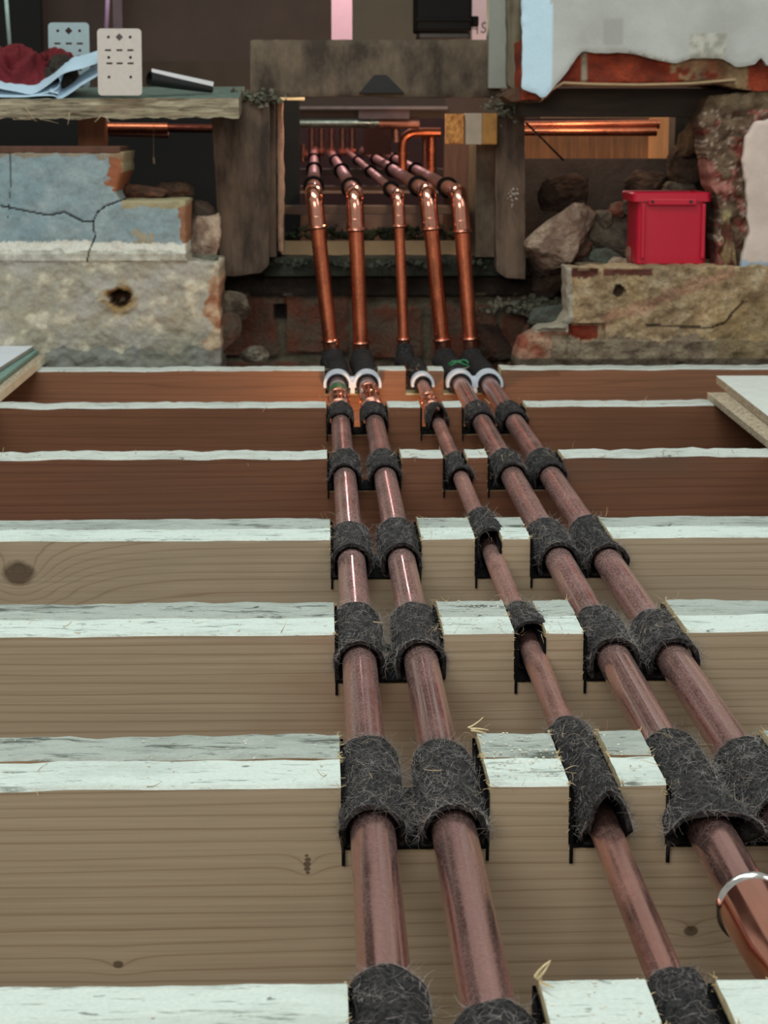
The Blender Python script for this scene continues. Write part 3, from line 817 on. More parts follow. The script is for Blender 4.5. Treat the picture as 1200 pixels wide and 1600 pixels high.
wr2 = slab('wall_right_core', [(912, 416.5), (1420, 411), (1420, 640), (900, 640)], 3.123, .15, M_rock, lambda x, y: S(150, 130, 104), .003, 30, .007, .002, seed=3.5)
tag(wr2, kind='structure')

# ---- brick pier and its plaster skin, right edge
def c_pier(x, y):
    n = pn(x, y, .05, 31.); n2 = pn(x, y, .02, 35.)
    c = mixc(S(142, 116, 92), S(110, 84, 66), .5 + n * 1.5)
    if n2 > .02 and y > 160: c = mixc(S(138, 62, 52), S(196, 130, 116), .5 + n * 1.6)
    if abs(n) < .04: c = S(206, 180, 160)
    if 1130 < x < 1142 and 330 < y < 420: c = S(190, 172, 126)
    if y < 170: c = mixc(S(150, 128, 98), S(112, 92, 70), .5 + n)
    return c
pier = slab('wall_pier', [(1108, 150), (1420, 120), (1420, 470), (1160, 470), (1120, 420), (1126, 330), (1108, 270), (1100, 215), (1090, 190)], 3.085, .08, M_rock, c_pier, .016, 34, .0035, .005, seed=5.)
tag(pier, kind='structure')
def c_skin(x, y):
    n = pn(x, y, .02, 41.)
    if y > 408 + 8 * n: return mixc(S(176, 190, 204), S(140, 156, 170), .5 + n * 1.5)
    return mixc(S(214, 194, 182), S(198, 180, 168), .5 + n)
sk = slab('wall_plaster', [(1166, 212), (1180, 192), (1230, 176), (1420, 170), (1420, 480), (1208, 478), (1172, 458), (1156, 428), (1160, 400), (1172, 360), (1168, 300), (1160, 250)], 3.062, .014, M_smooth, c_skin, .001, 10, .0035, .0035, seed=6.)
tag(sk, kind='structure')

# ---- upper right plaster wall with its broken lower edge and red brick lip
def c_upper(x, y):
    n = pn(x, y, .012, 51.); c = mixc(S(188, 189, 184), S(172, 172, 166), .5 + n)
    if 1078 < x < 1134 and 54 < y < 92: c = mixc(S(154, 152, 140), S(190, 188, 176), .5 + pn(x, y, .06, 2) * 2)
    if 942 < x < 972 and 28 < y < 70: c = mixc(c, S(160, 160, 154), .8)
    if x < 862: c = S(196, 222, 236)
    return c
up = slab('wall_upper', [(816, -160), (1420, -160), (1420, 104), (1198, 102), (1190, 90), (1180, 102), (1150, 104), (1130, 92), (1085, 90), (1060, 99), (1030, 94), (1000, 86), (965, 82), (930, 83), (912, 79), (900, 92), (880, 120), (852, 152), (846, 154), (838, 146), (816, 138)],
          3.06, .012, M_smooth, c_upper, .0012, 8, .004, .0016, seed=7.)
tag(up, kind='structure')
def c_lip(x, y):
    n = pn(x, y, .03, 61.); c = mixc(S(186, 78, 48), S(146, 58, 38), .5 + n * 1.6)
    if x > 1075 + 60 * n and x < 1170: c = mixc(S(190, 158, 118), S(146, 104, 76), .5 + n * 1.6)
    if 908 < x < 916 and 80 < y < 128: c = S(190, 174, 150)
    if 1062 < x < 1120 and y < 104 + 10 * n: c = mixc(S(206, 170, 130), S(170, 110, 80), .5 + n)
    return c
lip = slab('wall_brick_lip', [(816, 60), (1420, 60), (1420, 140), (1180, 142), (1100, 128), (1000, 129), (930, 130), (880, 130), (850, 156), (816, 156)], 3.078, .22, M_rock, c_lip, .005, 26, .004, .002, seed=8.)
tag(lip, kind='structure')
# thin edge of plaster board running along the underside of the brick lip
mb = MB()
pts = [at(x, y, 3.066) for x, y in ((846, 156), (862, 140), (880, 129), (930, 131), (1000, 132), (1080, 130), (1150, 124))]
mb.grid([[p + Vector((0, 0, .0015)) for p in pts], [p + Vector((0, 0, -.0015)) for p in pts], [p + Vector((0, .03, -.004)) for p in pts], [p + Vector((0, .03, .0)) for p in pts]])
tag(mb.build('trim_2', simple('plaster_edge', (178, 150, 116), .9)), kind='structure')
# dark soffit timber under the lip
def boxpx(name, x0, y0, x1, y1, Y, th, mat, parent=None, bevel=.001, struct=False):
    a = at(x0, y0, Y); b = at(x1, y1, Y); m_ = MB(); m_.box((a.x, Y, b.z), (b.x, Y + th, a.z)); o = m_.build(name, mat, parent, bevel=bevel)
    if struct: tag(o, kind='structure')
    return o
boxpx('trim_3', 816, 138, 1420, 183, 3.14, .10, simple('dark_soffit_timber', (52, 42, 34), .9, 0, .4, 14, .6, .003, sc=(1, 3, 6)), struct=True)

# ------------------------------------------------------------------ timber frame around the opening
fr1 = slab('frame_plank', [(330, 168), (372, 158), (420, 150), (421, 300), (420, 415), (408, 426), (370, 431), (344, 432), (338, 300)], 3.262, .045, M_oldwood_v, None, .002, 14, .006, .0008, seed=9.)
tag(fr1, 'wide grey-brown upright plank left of the opening', 'plank')
fr2 = slab('frame_plank', [(776, 185), (796, 166), (820, 182), (821, 436), (790, 434), (776, 424)], 3.262, .045, M_oldwood_v, None, .002, 14, .006, .0008, seed=10.)
tag(fr2, 'narrow dark upright plank right of the opening', 'plank')
lin = slab('lintel_board', [(391, 62), (765, 62), (765, 120), (792, 152), (610, 152), (592, 150), (430, 152), (391, 150)], 3.262, .045, M_oldwood, None, .002, 10, .006, .0008, seed=12.)
tag(lin, 'broad dusty grey-brown board across the top of the opening', 'board')
tri = MB(); tp = [at(x, y, 3.246) for x, y in ((561, 145), (585, 117), (604, 117), (632, 145))]; tf = [tri.vert(p) for p in tp]; tk = [tri.vert(p + Vector((0, .015, 0))) for p in tp]
tri.face(tf); tri.face(list(reversed(tk)))
for k in range(4): tri.face((tf[k], tf[(k + 1) % 4], tk[(k + 1) % 4], tk[k]))
tri = tri.build('dark_wedge', simple('dark_wedge_wood', (40, 38, 38), .8))
tag(tri, 'small dark triangular wedge against the bottom of the lintel board', 'wedge')
# side reveals of the opening
boxpx('trim_4', 418, 150, 432, 402, 3.30, .14, M_oldwood_v, struct=True)
rv = slab('trim_5', [(432, 156), (441, 156), (443, 300), (443, 398), (434, 392)], 3.33, .10, M_reveal, None, .003, 40, .003, .001); tag(rv, kind='structure')
boxpx('trim_6', 744, 178, 778, 402, 3.31, .16, M_oldwood, struct=True)
boxpx('trim_7', 694, 215, 744, 398, 3.62, .02, simple('brown_panel', (92, 58, 42), .7, 0, .5, 30, .3, .001, sc=(6, 1, .4)), struct=True)
ledge = slab('trim_8', [(420, 384), (780, 384), (800, 432), (420, 432)], 3.312, .05, simple('dusty_cill', (64, 70, 60), .95, 0, .4, 60, 1, .004), None, .004, 30, .005, .002); 
bpy.data.objects.remove(ledge)
# clump of grey dust and plaster crumbs on the frame corners
def crumble(name, cx, cy, Y, w, h, n, mat, label, kind='stuff', size=(2, 6)):
    mb = MB()
    for _ in range(n):
        x = cx + random.gauss(0, w / 2.4); y = cy + random.gauss(0, h / 2.4); p = at(x, y, Y + random.uniform(-.008, .012)); s = random.uniform(*size) * .001
        base = len(mb.v)
        pts = [Vector((random.gauss(0, 1), random.gauss(0, 1), random.gauss(0, 1))).normalized() * s * random.uniform(.7, 1.2) for _ in range(9)]
        bm = bmesh.new(); [bm.verts.new(p + q) for q in pts]; bmesh.ops.convex_hull(bm, input=bm.verts); bm.verts.ensure_lookup_table()
        mp_ = {}
        for f in bm.faces:
            ids = []
            for v in f.verts:
                if v not in mp_: mp_[v] = mb.vert(v.co)
                ids.append(mp_[v])
            mb.face(ids)
        bm.free()
    o = mb.build(name, mat); tag(o, label, 'rubble', kind=kind); return o
crumble('plaster_crumbs', 398, 152, 3.262, 50, 14, 170, M_dust, 'grey-green plaster crumbs on the top left corner of the frame')
crumble('plaster_crumbs', 795, 165, 3.255, 40, 22, 190, M_dust, 'grey-green plaster crumbs above the narrow plank right of the opening')
crumble('plaster_crumbs', 800, 300, 3.254, 14, 16, 26, simple('white_crumb', (190, 180, 168), .9), 'small white plaster crumbs stuck on the narrow upright plank', size=(1, 3))
crumble('plaster_crumbs', 850, 478, 3.30, 90, 14, 260, M_dust, 'loose plaster crumbs on the ledge below the leaning brick lump', size=(3, 9))
crumble('plaster_crumbs', 590, 412, 3.320, 330, 8, 220, simple('dark_crumbs', (66, 72, 60), .95), 'dark dusty crumbs along the bottom edge of the opening', size=(2, 6))

# offcut blocks wedged in the opening's top right corner
ob = boxpx('strand_board_offcut', 697, 178, 725, 225, 3.268, .03, M_osb); tag(ob, 'small orange strand board offcut at the top right of the opening', 'offcut')
tb = empty('timber_block'); tag(tb, 'square timber block beside the strand board offcut, tan end showing', 'block')
boxpx('block_side', 728, 177, 753, 226, 3.245, .05, M_block, tb); boxpx('block_end', 753.4, 177, 777, 226, 3.245, .05, M_blockend, tb, bevel=.002)

# ------------------------------------------------------------------ room beyond the opening
wallb = MB(); a = at(-300, -200, 4.3); b = at(512, 235, 4.3); wallb.box((a.x, 4.30, .354), (at(518, 50, 4.3).x, 4.36, 1.1)); wallb.box((at(518, 50, 4.3).x, 4.30, .354), (1.2, 4.36, .47)); tag(wallb.build('wall_back', M_darkwall), kind='structure')
mb = MB(); mb.box((at(551, 0, 4.3).x, 4.30, .40), (at(739, 0, 4.3).x, 4.36, 1.1)); tag(mb.build('wall_back_panel', simple('grey_brown_panel', (96, 88, 74), .85, 0, .2, 4, .1)), kind='structure')
mb = MB(); mb.box((-1.4, 7.6, -.3), (2.2, 7.66, 2.0)); tag(mb.build('wall_far', M_pinkwall), kind='structure')
mb = MB(); mb.box((-1.5, 3.4, -.3), (-1.45, 7.6, 2.0)); tag(mb.build('wall_beyond_left', M_darkwall), kind='structure')
mb = MB(); mb.box((2.2, 3.0, -.3), (2.25, 7.6, 2.0)); tag(mb.build('wall_beyond_right', M_darkwall), kind='structure')
mb = MB(); mb.box((-1.4, 7.50, -.3), (2.2, 7.56, .45)); tag(mb.build('wall_far_low', simple('deep_brown_wall', (66, 42, 36), .8, 0, .4, 5, .2)), kind='structure')
# pink wall seen past the black box, with marker writing
pw = MB(); mb = pw; mb.box((at(738, 0, 4.1).x, 4.10, at(0, 64, 4.1).z), (at(768, 0, 4.1).x, 4.14, .9)); o = pw.build('wall_strip', M_pinkwall); tag(o, kind='structure')
def stroke(mb, pts, Y, w):
    mb.tube([at(x, y, Y) for x, y in pts], w, 6)
wr_ = MB(); stroke(wr_, [(738, 38), (740, 46)], 4.099, .0009); stroke(wr_, [(743, 38), (743, 46), (747, 44)], 4.099, .0009); stroke(wr_, [(746, 38), (746, 53)], 4.099, .0009)
stroke(wr_, [(760, 37), (756, 35), (753, 38), (754, 42), (759, 45), (759, 49), (755, 51), (751, 49)], 4.099, .0010)
wo = wr_.build('marker_writing', M_ink, o)

boxpx('trim_13', 437, 152, 476, 157, 3.50, .01, M_plywood, struct=True)
# floor joists / noggings beyond
def beyond(y0, y1, x0, x1, D, th, mat, label, name='nogging'):
    o = boxpx(name, x0, y0, x1, y1, D, th, mat, bevel=.001); tag(o, label, 'joist', 'cross timbers beyond the opening')
    if 4 < D < 5: tag(boxpx('pale_front_edge', x0, y1 - 4, x1, y1, D - .003, .003, simple('pale_edge', (220, 190, 180), .6), o), 'pale front edge')
    return o
M_nog = simple('dusty_nogging', (120, 96, 84), .8, 0, .3, 20, .3, .001, sc=(1, 2, 8))
beyond(322, 335, 432, 752, 3.50, .05, M_nog, 'grey-brown cross timber just behind the pipe elbows')
beyond(291, 302, 440, 760, 4.60, .06, M_nog, 'second cross timber beyond the opening, with a pale front edge')
beyond(264, 273, 452, 760, 6.00, .06, M_nog, 'farthest cross timber beyond the opening')
mb = MB(); a = at(440, 377, 3.54); b = at(752, 404, 3.54); mb.box((a.x, 3.54, b.z), (b.x, 3.56, a.z)); tag(mb.build('plywood_strip', M_plywood), 'pale lit plywood strip along the bottom of the opening', 'board')
mb = MB(); a = at(436, 336, 3.66); b = at(760, 380, 3.66); mb.box((a.x, 3.66, b.z), (b.x, 3.68, a.z)); tag(mb.build('inner_board', simple('inner_board_wood', (128, 96, 82), .8, 0, .4, 14, .5, .002, sc=(1, 1, 3))), 'grey-brown board standing behind the lit plywood strip', 'board')
crumble('dark_moss', 590, 366, 3.60, 330, 12, 420, simple('dark_green_litter', (46, 52, 34), .95), 'dark green and brown litter on top of the plywood strip', size=(3, 8))
# boards seen beyond on the right
M_vert = simple('orange_brown_boards', (158, 98, 56), .7, 0, .45, 26, .3, .001, sc=(7, 1, .3))
boxpx('wall_boards', 812, 198, 1026, 262, 3.90, .02, M_vert, struct=True)
boxpx('wall_board_post', 1018, 184, 1058, 256, 3.70, .03, simple('warm_pale_post', (206, 140, 86), .7, 0, .3, 20, .3, .001, sc=(4, 1, .5)), struct=True)
boxpx('trim_9', 846, 178, 1056, 184, 3.72, .02, M_plywood, struct=True)
# horizontal copper pipes beyond on the right and left
def hpipe(x0, y0, x1, y1, Y, r, mat, label, extra=None):
    mb = MB(); a, b = at(x0, y0, Y), at(x1, y1, Y); mb.tube([a, b], r, 24); o = mb.build('copper_pipe', mat, None, True, flatangle=60); tag(o, label, 'pipe'); return o
hpipe(812, 197, 1030, 194, 3.56, .0080, M_cu_clean, 'upper of two glowing copper pipes in the gap above the rubble')
hpipe(812, 206, 1026, 206, 3.54, .0070, M_cu_clean, 'lower of two glowing copper pipes in the gap above the rubble')
hpipe(150, 199, 262, 200, 3.46, .0080, M_cu_clean, 'short reddish copper pipe under the weathered shelf board')
hpipe(170, 208, 264, 211, 3.47, .0050, M_cu_far, 'thin dull pipe just below the reddish pipe under the shelf board')
hpipe(262, 200, 340, 201, 3.48, .0070, copper('dark_copper', (120, 60, 46), .5, .3, (60, 36, 28)), 'dark pipe end in the shadow left of the wide plank')
boxpx('post_stub', 121, 180, 164, 236, 3.36, .05, simple('orange_brown_post', (204, 132, 94), .75, 0, .35, 12, .5, .002, sc=(4, 1, .6))); tag(bpy.data.objects['post_stub'], 'orange-brown post stub under the shelf board above the blue plaster', 'post')
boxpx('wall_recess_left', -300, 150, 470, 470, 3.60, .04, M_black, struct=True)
bpy.data.objects['wall_recess_left'].scale = (1, 1, 1)
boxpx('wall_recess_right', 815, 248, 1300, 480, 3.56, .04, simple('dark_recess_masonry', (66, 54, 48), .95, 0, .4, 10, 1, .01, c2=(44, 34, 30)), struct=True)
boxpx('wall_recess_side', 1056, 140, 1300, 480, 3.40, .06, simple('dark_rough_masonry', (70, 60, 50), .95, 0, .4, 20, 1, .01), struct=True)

# horizontal pipe across the top of the opening and small copper pipework behind it
root = tag(empty('copper_pipe'), 'horizontal pipe with a pale sheen across the top of the opening', 'pipe')
mb = MB(); mb.tube([at(438, 192, 4.3), at(592, 192, 4.3)], .0098, 20); mb.build('straight_run', copper('pale_pipe', (170, 180, 170), .35, .3, (120, 120, 110)), root, True, flatangle=60)
mb = MB(); mb.tube([at(592, 193, 4.3), at(600, 193, 4.3)], .0125, 20); mb.tube([at(600, 193, 4.3), at(655, 193, 4.3)], .0105, 20); mb.tube(fillet([at(600, 193, 4.32), at(618, 193, 4.32), at(619, 222, 4.32)], .02, 6), .009, 16); mb.build('end_fittings', M_cu_far, root, True, flatangle=60)
boxpx('pale_rail', 440, 166, 700, 171, 4.26, .03, simple('pale_rail_paint', (130, 112, 110), .5)); tag(bpy.data.objects['pale_rail'], 'thin pale rail above the horizontal pipe in the opening', 'rail')
root = tag(empty('copper_pipe'), 'copper pipe loop with two legs and bright bend in the opening', 'pipe')
mb = MB(); mb.tube(fillet([at(629, 278, 4.4), at(629, 207, 4.4), at(688, 207, 4.4)], .03, 8), .0095, 20); mb.build('left_leg', M_cu_clean, root, True, flatangle=60)
mb = MB(); mb.tube([at(674, 285, 4.42), at(674, 209, 4.42)], .0095, 20)
for yy in (232, 262): mb.tube([at(674, yy, 4.42), at(674, yy + 5, 4.42)], .0115, 20)
mb.tube([at(629, 238, 4.4), at(629, 243, 4.4)], .0115, 20); mb.build('right_leg', M_cu_clean, root, True, flatangle=60)
mb = MB(); mb.tube([at(664, 278, 4.46), at(664, 212, 4.46)], .006, 16); mb.build('thin_leg', M_cu_far, root, True, flatangle=60)
for k, xx in enumerate((487, 502, 518, 535, 550)):
    mb = MB(); Y = 6.9; mb.tube([at(xx, 244, Y), at(xx, 198, Y)], .0085, 14)
    for yy in (204, 222, 232): mb.tube([at(xx, yy, Y), at(xx, yy + 4, Y)], .0115, 14)
    o = mb.build('copper_pipe', M_cu_fit, None, True, flatangle=60)
    tag(o, ['farthest left', 'second from the left', 'middle', 'second from the right', 'farthest right'][k] + ' of the five thin upright pink-lit pipes beyond', 'pipe', 'small upright pipes far beyond')
mb = MB(); mb.tube([at(474, 252, 6.2), at(474, 226, 6.2)], .0085, 14); mb.tube([at(474, 246, 6.2), at(474, 234, 6.2)], .011, 14)
tag(mb.build('pipe_stub', M_cu_fit, None, True, flatangle=60), 'short glowing copper stub left of the upright pipes beyond', 'pipe')
boxpx('trim_10', 444, 200, 462, 290, 4.2, .04, simple('pale_strut', (150, 128, 118), .8), struct=True)
boxpx('wall_reddish_panel', 568, 198, 612, 242, 5.2, .03, M_reddoor, struct=True)
boxpx('pale_triangle_board', 560, 171, 640, 186, 4.27, .02, simple('mauve_board', (110, 88, 88), .8)); tag(bpy.data.objects['pale_triangle_board'], 'mauve grey board behind the top of the opening', 'board')
# small dark sleeves on the runs beyond
k = 0
for i in range(5):
    pt = at(*top_px[i], YR); pf = at(*far_px[i], 7.3)
    for t in (.055, .34, .64):
        p = Vector((pt.x, YR + .09, pt.z)).lerp(pf, t); mb = MB(); mb.tube([p - Vector((0, .03, 0)), p + Vector((0, .03, 0))], [RP[i] + .006, RP[i] + .004], 20)
        tag(mb.build('felt_sleeve', M_feltin, None, True, flatangle=60), 'black sleeve on the %s beyond the opening, %s' % (pname[i], {.055: 'by its elbow', .34: 'halfway back', .64: 'farthest back'}[t]), 'felt sleeve', 'black sleeves beyond the opening')

# ------------------------------------------------------------------ upper middle: black box, posts, pink gap
root = tag(empty('black_case'), 'black plastic case standing above the lintel board', 'case')
boxpx('case_body', 650, -60, 737, 49, 3.70, .12, M_blackplastic, root, .004); boxpx('case_foot', 654, 50, 735, 61, 3.71, .10, simple('dark_blue_black', (24, 25, 30), .5), root, .003)
mb = MB(); a = at(736, 25, 3.72); b = at(748, 41, 3.72); mb.box((a.x, 3.72, b.z), (b.x, 3.75, a.z)); mb.build('case_catch', M_blackplastic, root, bevel=.002)
boxpx('case_ridge', 650, 28, 737, 33, 3.696, .01, M_blackplastic, root)
boxpx('door_post', 766, -160, 795, 138, 3.24, .06, M_offwhite); tag(bpy.data.objects['door_post'], 'grey-white painted post right of the lintel board', 'post')
o = slab('splintered_post', [(794, -160), (817, -160), (817, 136), (806, 142), (794, 132)], 3.20, .06, simple('weathered_post', (128, 118, 96), .9, 0, .5, 26, .8, .003, sc=(4, 1, .4)), None, .003, 30, .005, .001, seed=14.); tag(o, 'weathered brown wooden post between white post and blue-white plaster', 'post')
o = slab('mortar_lump', [(786, 150), (800, 138), (826, 134), (846, 150), (850, 160), (800, 160)], 3.12, .10, M_rock, lambda x, y: S(120, 88, 68), .006, 30, .004, .002, seed=15.); tag(o, 'small brown mortar lump at the foot of the weathered post', 'rubble')

# ------------------------------------------------------------------ shelf board with things on it
Ysh = 3.14
root = tag(empty('shelf_board'), 'weathered splintery board lying across the left wall', 'board')
def shelf_mesh():
    mb = MB(); rows = []; a = at(-260, 156, Ysh); b = at(373, 153, Ysh); n = 150; th = at(0, 153, Ysh).z - at(0, 184, Ysh).z
    def prof(u):
        x = a.x + (b.x - a.x) * u; z = a.z + (b.z - a.z) * u; j = .0018 * fbm(Vector((x * 40, 1, 0)), 4); rag = .004 * fbm(Vector((x * 30, 5, 0)), 4)
        out = []
        for k in range(7):
            v = k / 6; y = Ysh + .003 * fbm(Vector((x * 18, v * 9, 3)), 5) + .0035 * (N(x * 5, v * 12, 1)) ; out.append((x, y, z - th * v + (j if k == 0 else rag * (v ** 2))))
        out.append((x, Ysh + .25, z - th + .020)); out.append((x, Ysh + .25, z + .021)); 
        for k in range(1, 5): out.append((x, Ysh + .25 * (1 - k / 5), z + .021 * (1 - k / 5) + .001 * N(x * 50, k)))
        return out
    rows = [prof(i / n) for i in range(n + 1)]
    ids = [[mb.vert(p) for p in r] for r in rows]; L = len(ids[0])
    for A, B in zip(ids, ids[1:]):
        for i in range(L): mb.face((A[i], A[(i + 1) % L], B[(i + 1) % L], B[i]), 1 if i >= 8 else 0)
    mb.face(ids[0]); mb.face(list(reversed(ids[-1])))
    return mb
shelf_mesh().build('board', [M_shelf, M_shelftop], root, True, flatangle=50)
sp = MB()
for (x, y, dx, dz, L) in ((35, 162, .9, -.9, .03), (62, 186, 1, -.15, .028), (108, 176, .15, -1, .018), (165, 180, .3, -.9, .012), (20, 186, 1, -.05, .03), (40, 178, .9, -.5, .02), (158, 180, -.6, -.8, .014)):
    bristle(sp, at(x, y, Ysh - .004), (dx, -.1, dz), L, .0008, .35, 5)
tag(sp.build('splinters', M_straw, root), 'straw-coloured splinters hanging from the board edge', kind='stuff')
def shz(y_off): return .021 / .25 * y_off

def plate(cx, cy, Y, w, h, mat, label, tiltz=0., holes=True):
    cu = bpy.data.curves.new('plate', 'CURVE'); cu.dimensions = '2D'; cu.fill_mode = 'BOTH'; cu.extrude = .0006
    s = at(cx + 1, cy, Y).x - at(cx, cy, Y).x
    def poly(pts):
        sp_ = cu.splines.new('POLY'); sp_.points.add(len(pts) - 1); sp_.use_cyclic_u = True
        for q, (x, y) in zip(sp_.points, pts): q.co = (x * s, -y * s, 0, 1)
    def rrect(x0, y0, x1, y1, r, n=5):
        out = []
        for (cx_, cy_, a0) in ((x1 - r, y1 - r, 0), (x0 + r, y1 - r, 90), (x0 + r, y0 + r, 180), (x1 - r, y0 + r, 270)):
            for k in range(n + 1): a = R(a0 + 90 * k / n); out.append((cx_ + r * math.cos(a), cy_ + r * math.sin(a)))
        return out
    poly(rrect(-w / 2, -h / 2, w / 2, h / 2, 6))
    c = lambda x, y, r: poly([(x + r * math.cos(2 * math.pi * k / 12), y + r * math.sin(2 * math.pi * k / 12)) for k in range(12)])
    f = h / 102.
    poly([(0, -44 * f), (6, -38 * f), (0, -32 * f), (-6, -38 * f)])
    for x, y in ((-17, -38), (17, -38), (17, -7), (-17, -7), (-17, 23), (17, 23)): c(x, y * f, 2.4)
    for x, y in ((-18, -18), (0, -18), (17, -18), (-16, 2), (0, 2), (17, 2)): poly(rrect(x - 5, y * f - 1.5, x + 5, y * f + 1.5, 1.2, 3))
    tmp = bpy.data.objects.new('tmp', cu); scene.collection.objects.link(tmp); bpy.context.view_layer.update()
    me = bpy.data.meshes.new_from_object(tmp.evaluated_get(bpy.context.evaluated_depsgraph_get())); bpy.data.objects.remove(tmp)
    me.materials.clear(); me.materials.append(mat)
    o = bpy.data.objects.new('perforated_plate', me); scene.collection.objects.link(o); o.location = at(cx, cy, Y); o.rotation_euler = (R(86), 0, tiltz)
    tag(o, label, 'plate', 'perforated metal plates'); return o
plate(187, 97, 3.13, 69, 103, M_plate, 'white perforated metal plate standing upright at the front of the shelf board')
plate(108, 86, 3.26, 64, 100, M_plate2, 'bluish perforated metal plate behind the red cloth')

# crumpled cloths
def heap(name, x0, y0, x1, y1, Y, dep, mat, label, seed, fold=.35):
    cx, cy = (x0 + x1) / 2, y1; a = at(x0, y1, Y); b = at(x1, y0, Y); rx = (b.x - a.x) / 2; hz = (b.z - a.z); c = Vector(((a.x + b.x) / 2, Y + dep / 2, a.z))
    mb = MB(); nu, nv = 90, 44; rows = []
    for j in range(nv + 1):
        ph = math.pi / 2 * (1 - j / nv); row = []
        for i in range(nu):
            th = 2 * math.pi * i / nu; d = Vector((math.cos(th) * math.cos(ph), math.sin(th) * math.cos(ph), math.sin(ph)))
            w = mnoise.noise(d * 1.3 + Vector((seed, 0, 0))) * 1.2
            q = d * 1.7 + Vector((seed + w, w * 1.5, w))
            rdg = 1 - abs(mnoise.noise(q)) * 2.4
            rdg2 = 1 - abs(mnoise.noise(q * 2.3)) * 2
            k = .80 + fold * .7 * (rdg * .6 + rdg2 * .07 - .2) 
            row.append((c.x + d.x * rx * k, c.y + d.y * dep / 2 * k, c.z + max(0, d.z) ** .8 * hz * k))
        rows.append(row)
    mb.grid(rows, 0, True)
    o = mb.build(name, mat, None, True); tag(o, label, 'cloth'); return o
heap('red_cloth', -60, 60, 80, 144, 3.17, .11, M_redcloth, 'crumpled dark red cloth heaped on the shelf board', 2.3, .5)
heap('red_cloth', 38, 68, 126, 134, 3.21, .09, M_redcloth, 'smaller maroon cloth fold right of the crumpled red cloth', 7.7, .5)
heap('dark_cloth', 62, 78, 122, 136, 3.185, .07, M_darkcloth, 'dark brown cloth tucked under the maroon fold', 5.1, .5)

# folded papers: profiles swept backwards
def sheet(name, profs, Y0, Y1, mat, label):
    mb = MB()
    for prof in profs:
        pts = [at(x, y, Y0) for x, y in prof]; sm = []
        for i in range(len(pts) - 1):
            p0 = pts[max(0, i - 1)]; p1 = pts[i]; p2 = pts[i + 1]; p3 = pts[min(len(pts) - 1, i + 2)]
            for k in range(6):
                t = k / 6; sm.append(.5 * ((2 * p1) + (-p0 + p2) * t + (2 * p0 - 5 * p1 + 4 * p2 - p3) * t * t + (-p0 + 3 * p1 - 3 * p2 + p3) * t ** 3))
        sm.append(pts[-1]); rise = Vector((0.0, Y1 - Y0, .016 + shz(Y1 - Y0)))
        t_ = Vector((0, 0, .0011)); 
        mb.grid([sm, [p + rise * .5 + Vector((0, 0, .001)) for p in sm], [p + rise for p in sm], [p + rise - t_ for p in sm], [p - t_ for p in sm], sm])
    o = mb.build(name, mat, None, True, flatangle=40); tag(o, label, 'paper'); return o
sheet('folded_paper', [[(152, 98), (128, 106), (104, 112), (90, 120), (72, 134), (50, 146), (24, 142), (-40, 130)],
                       [(92, 120), (94, 130), (86, 140), (66, 146), (48, 148)]], 3.150, 3.22, M_paper, 'upper folded pale blue paper sheet under the red cloth')
sheet('folded_paper', [[(152, 118), (128, 132), (108, 146), (92, 154), (84, 149), (60, 149), (30, 151), (-40, 150)],
                       [(88, 152), (90, 146), (76, 143), (84, 143)]], 3.146, 3.22, M_paper, 'lower folded pale blue paper sheet lying on the shelf board')
# rolled sheet
root = tag(empty('rolled_sheet'), 'black rolled sheet with a bright white strip beside the standing plate', 'roll')
mb = MB(); a = at(233, 122, 3.17); b = at(331, 140, 3.22)
ax = (b - a); n = 28; rows = []
nrm = ax.normalized().orthogonal().normalized(); bn = ax.normalized().cross(nrm)
for t, rr in ((0, .0085), (0, .0110), (.5, .0085), (1, .0050), (1, .003), (0.02, .0085)):
    rows.append([a + ax * t + (nrm * math.cos(2 * math.pi * k / n) + bn * math.sin(2 * math.pi * k / n)) * rr for k in range(n)])
mb.grid(rows, 0, True); mb.build('roll', simple('dark_glossy_sheet', (34, 32, 34), .35), root, True, flatangle=50)
mb = MB(); p = [at(237, 107, 3.165), at(334, 128, 3.215), at(333, 135, 3.215), at(237, 113, 3.165)]
q = [v + Vector((0, .0015, 0)) for v in p]; ids = [mb.vert(v) for v in p + q]
for f in ((0, 1, 2, 3), (7, 6, 5, 4), (0, 4, 5, 1), (1, 5, 6, 2), (2, 6, 7, 3), (3, 7, 4, 0)): mb.face([ids[k] for k in f])
tag(mb.build('white_strip', M_tubewhite, root), 'bright white strip along the top of the roll')  # white strip laid along the top of the roll
# thin upright rods behind
mb = MB(); mb.tube([at(5, -60, 3.6), at(15, 70, 3.6)], .0035, 12); tag(mb.build('thin_rod', simple('pale_rod', (190, 220, 214), .4), None, True), 'thin pale upright rod behind the red cloth', 'rod')
mb = MB(); mb.tube([at(171, -60, 3.7), at(166, 46, 3.7)], .004, 12); tag(mb.build('thin_rod', simple('lilac_rod', (200, 170, 210), .3), None, True), 'thin lilac upright rod behind the standing white plate', 'rod')
boxpx('wall_shadow_sheet', -60, -160, 66, 120, 4.1, .03, M_black, struct=True)  # black sheet painting in a shadow in front of the back wall
boxpx('trim_11', 172, -160, 192, 70, 4.2, .03, simple('mauve_trim', (112, 92, 98), .7), struct=True)
boxpx('trim_12', 190, 95, 395, 160, 4.0, .05, simple('brown_low_rail', (72, 58, 46), .9, 0, .3, 8, .4), struct=True)

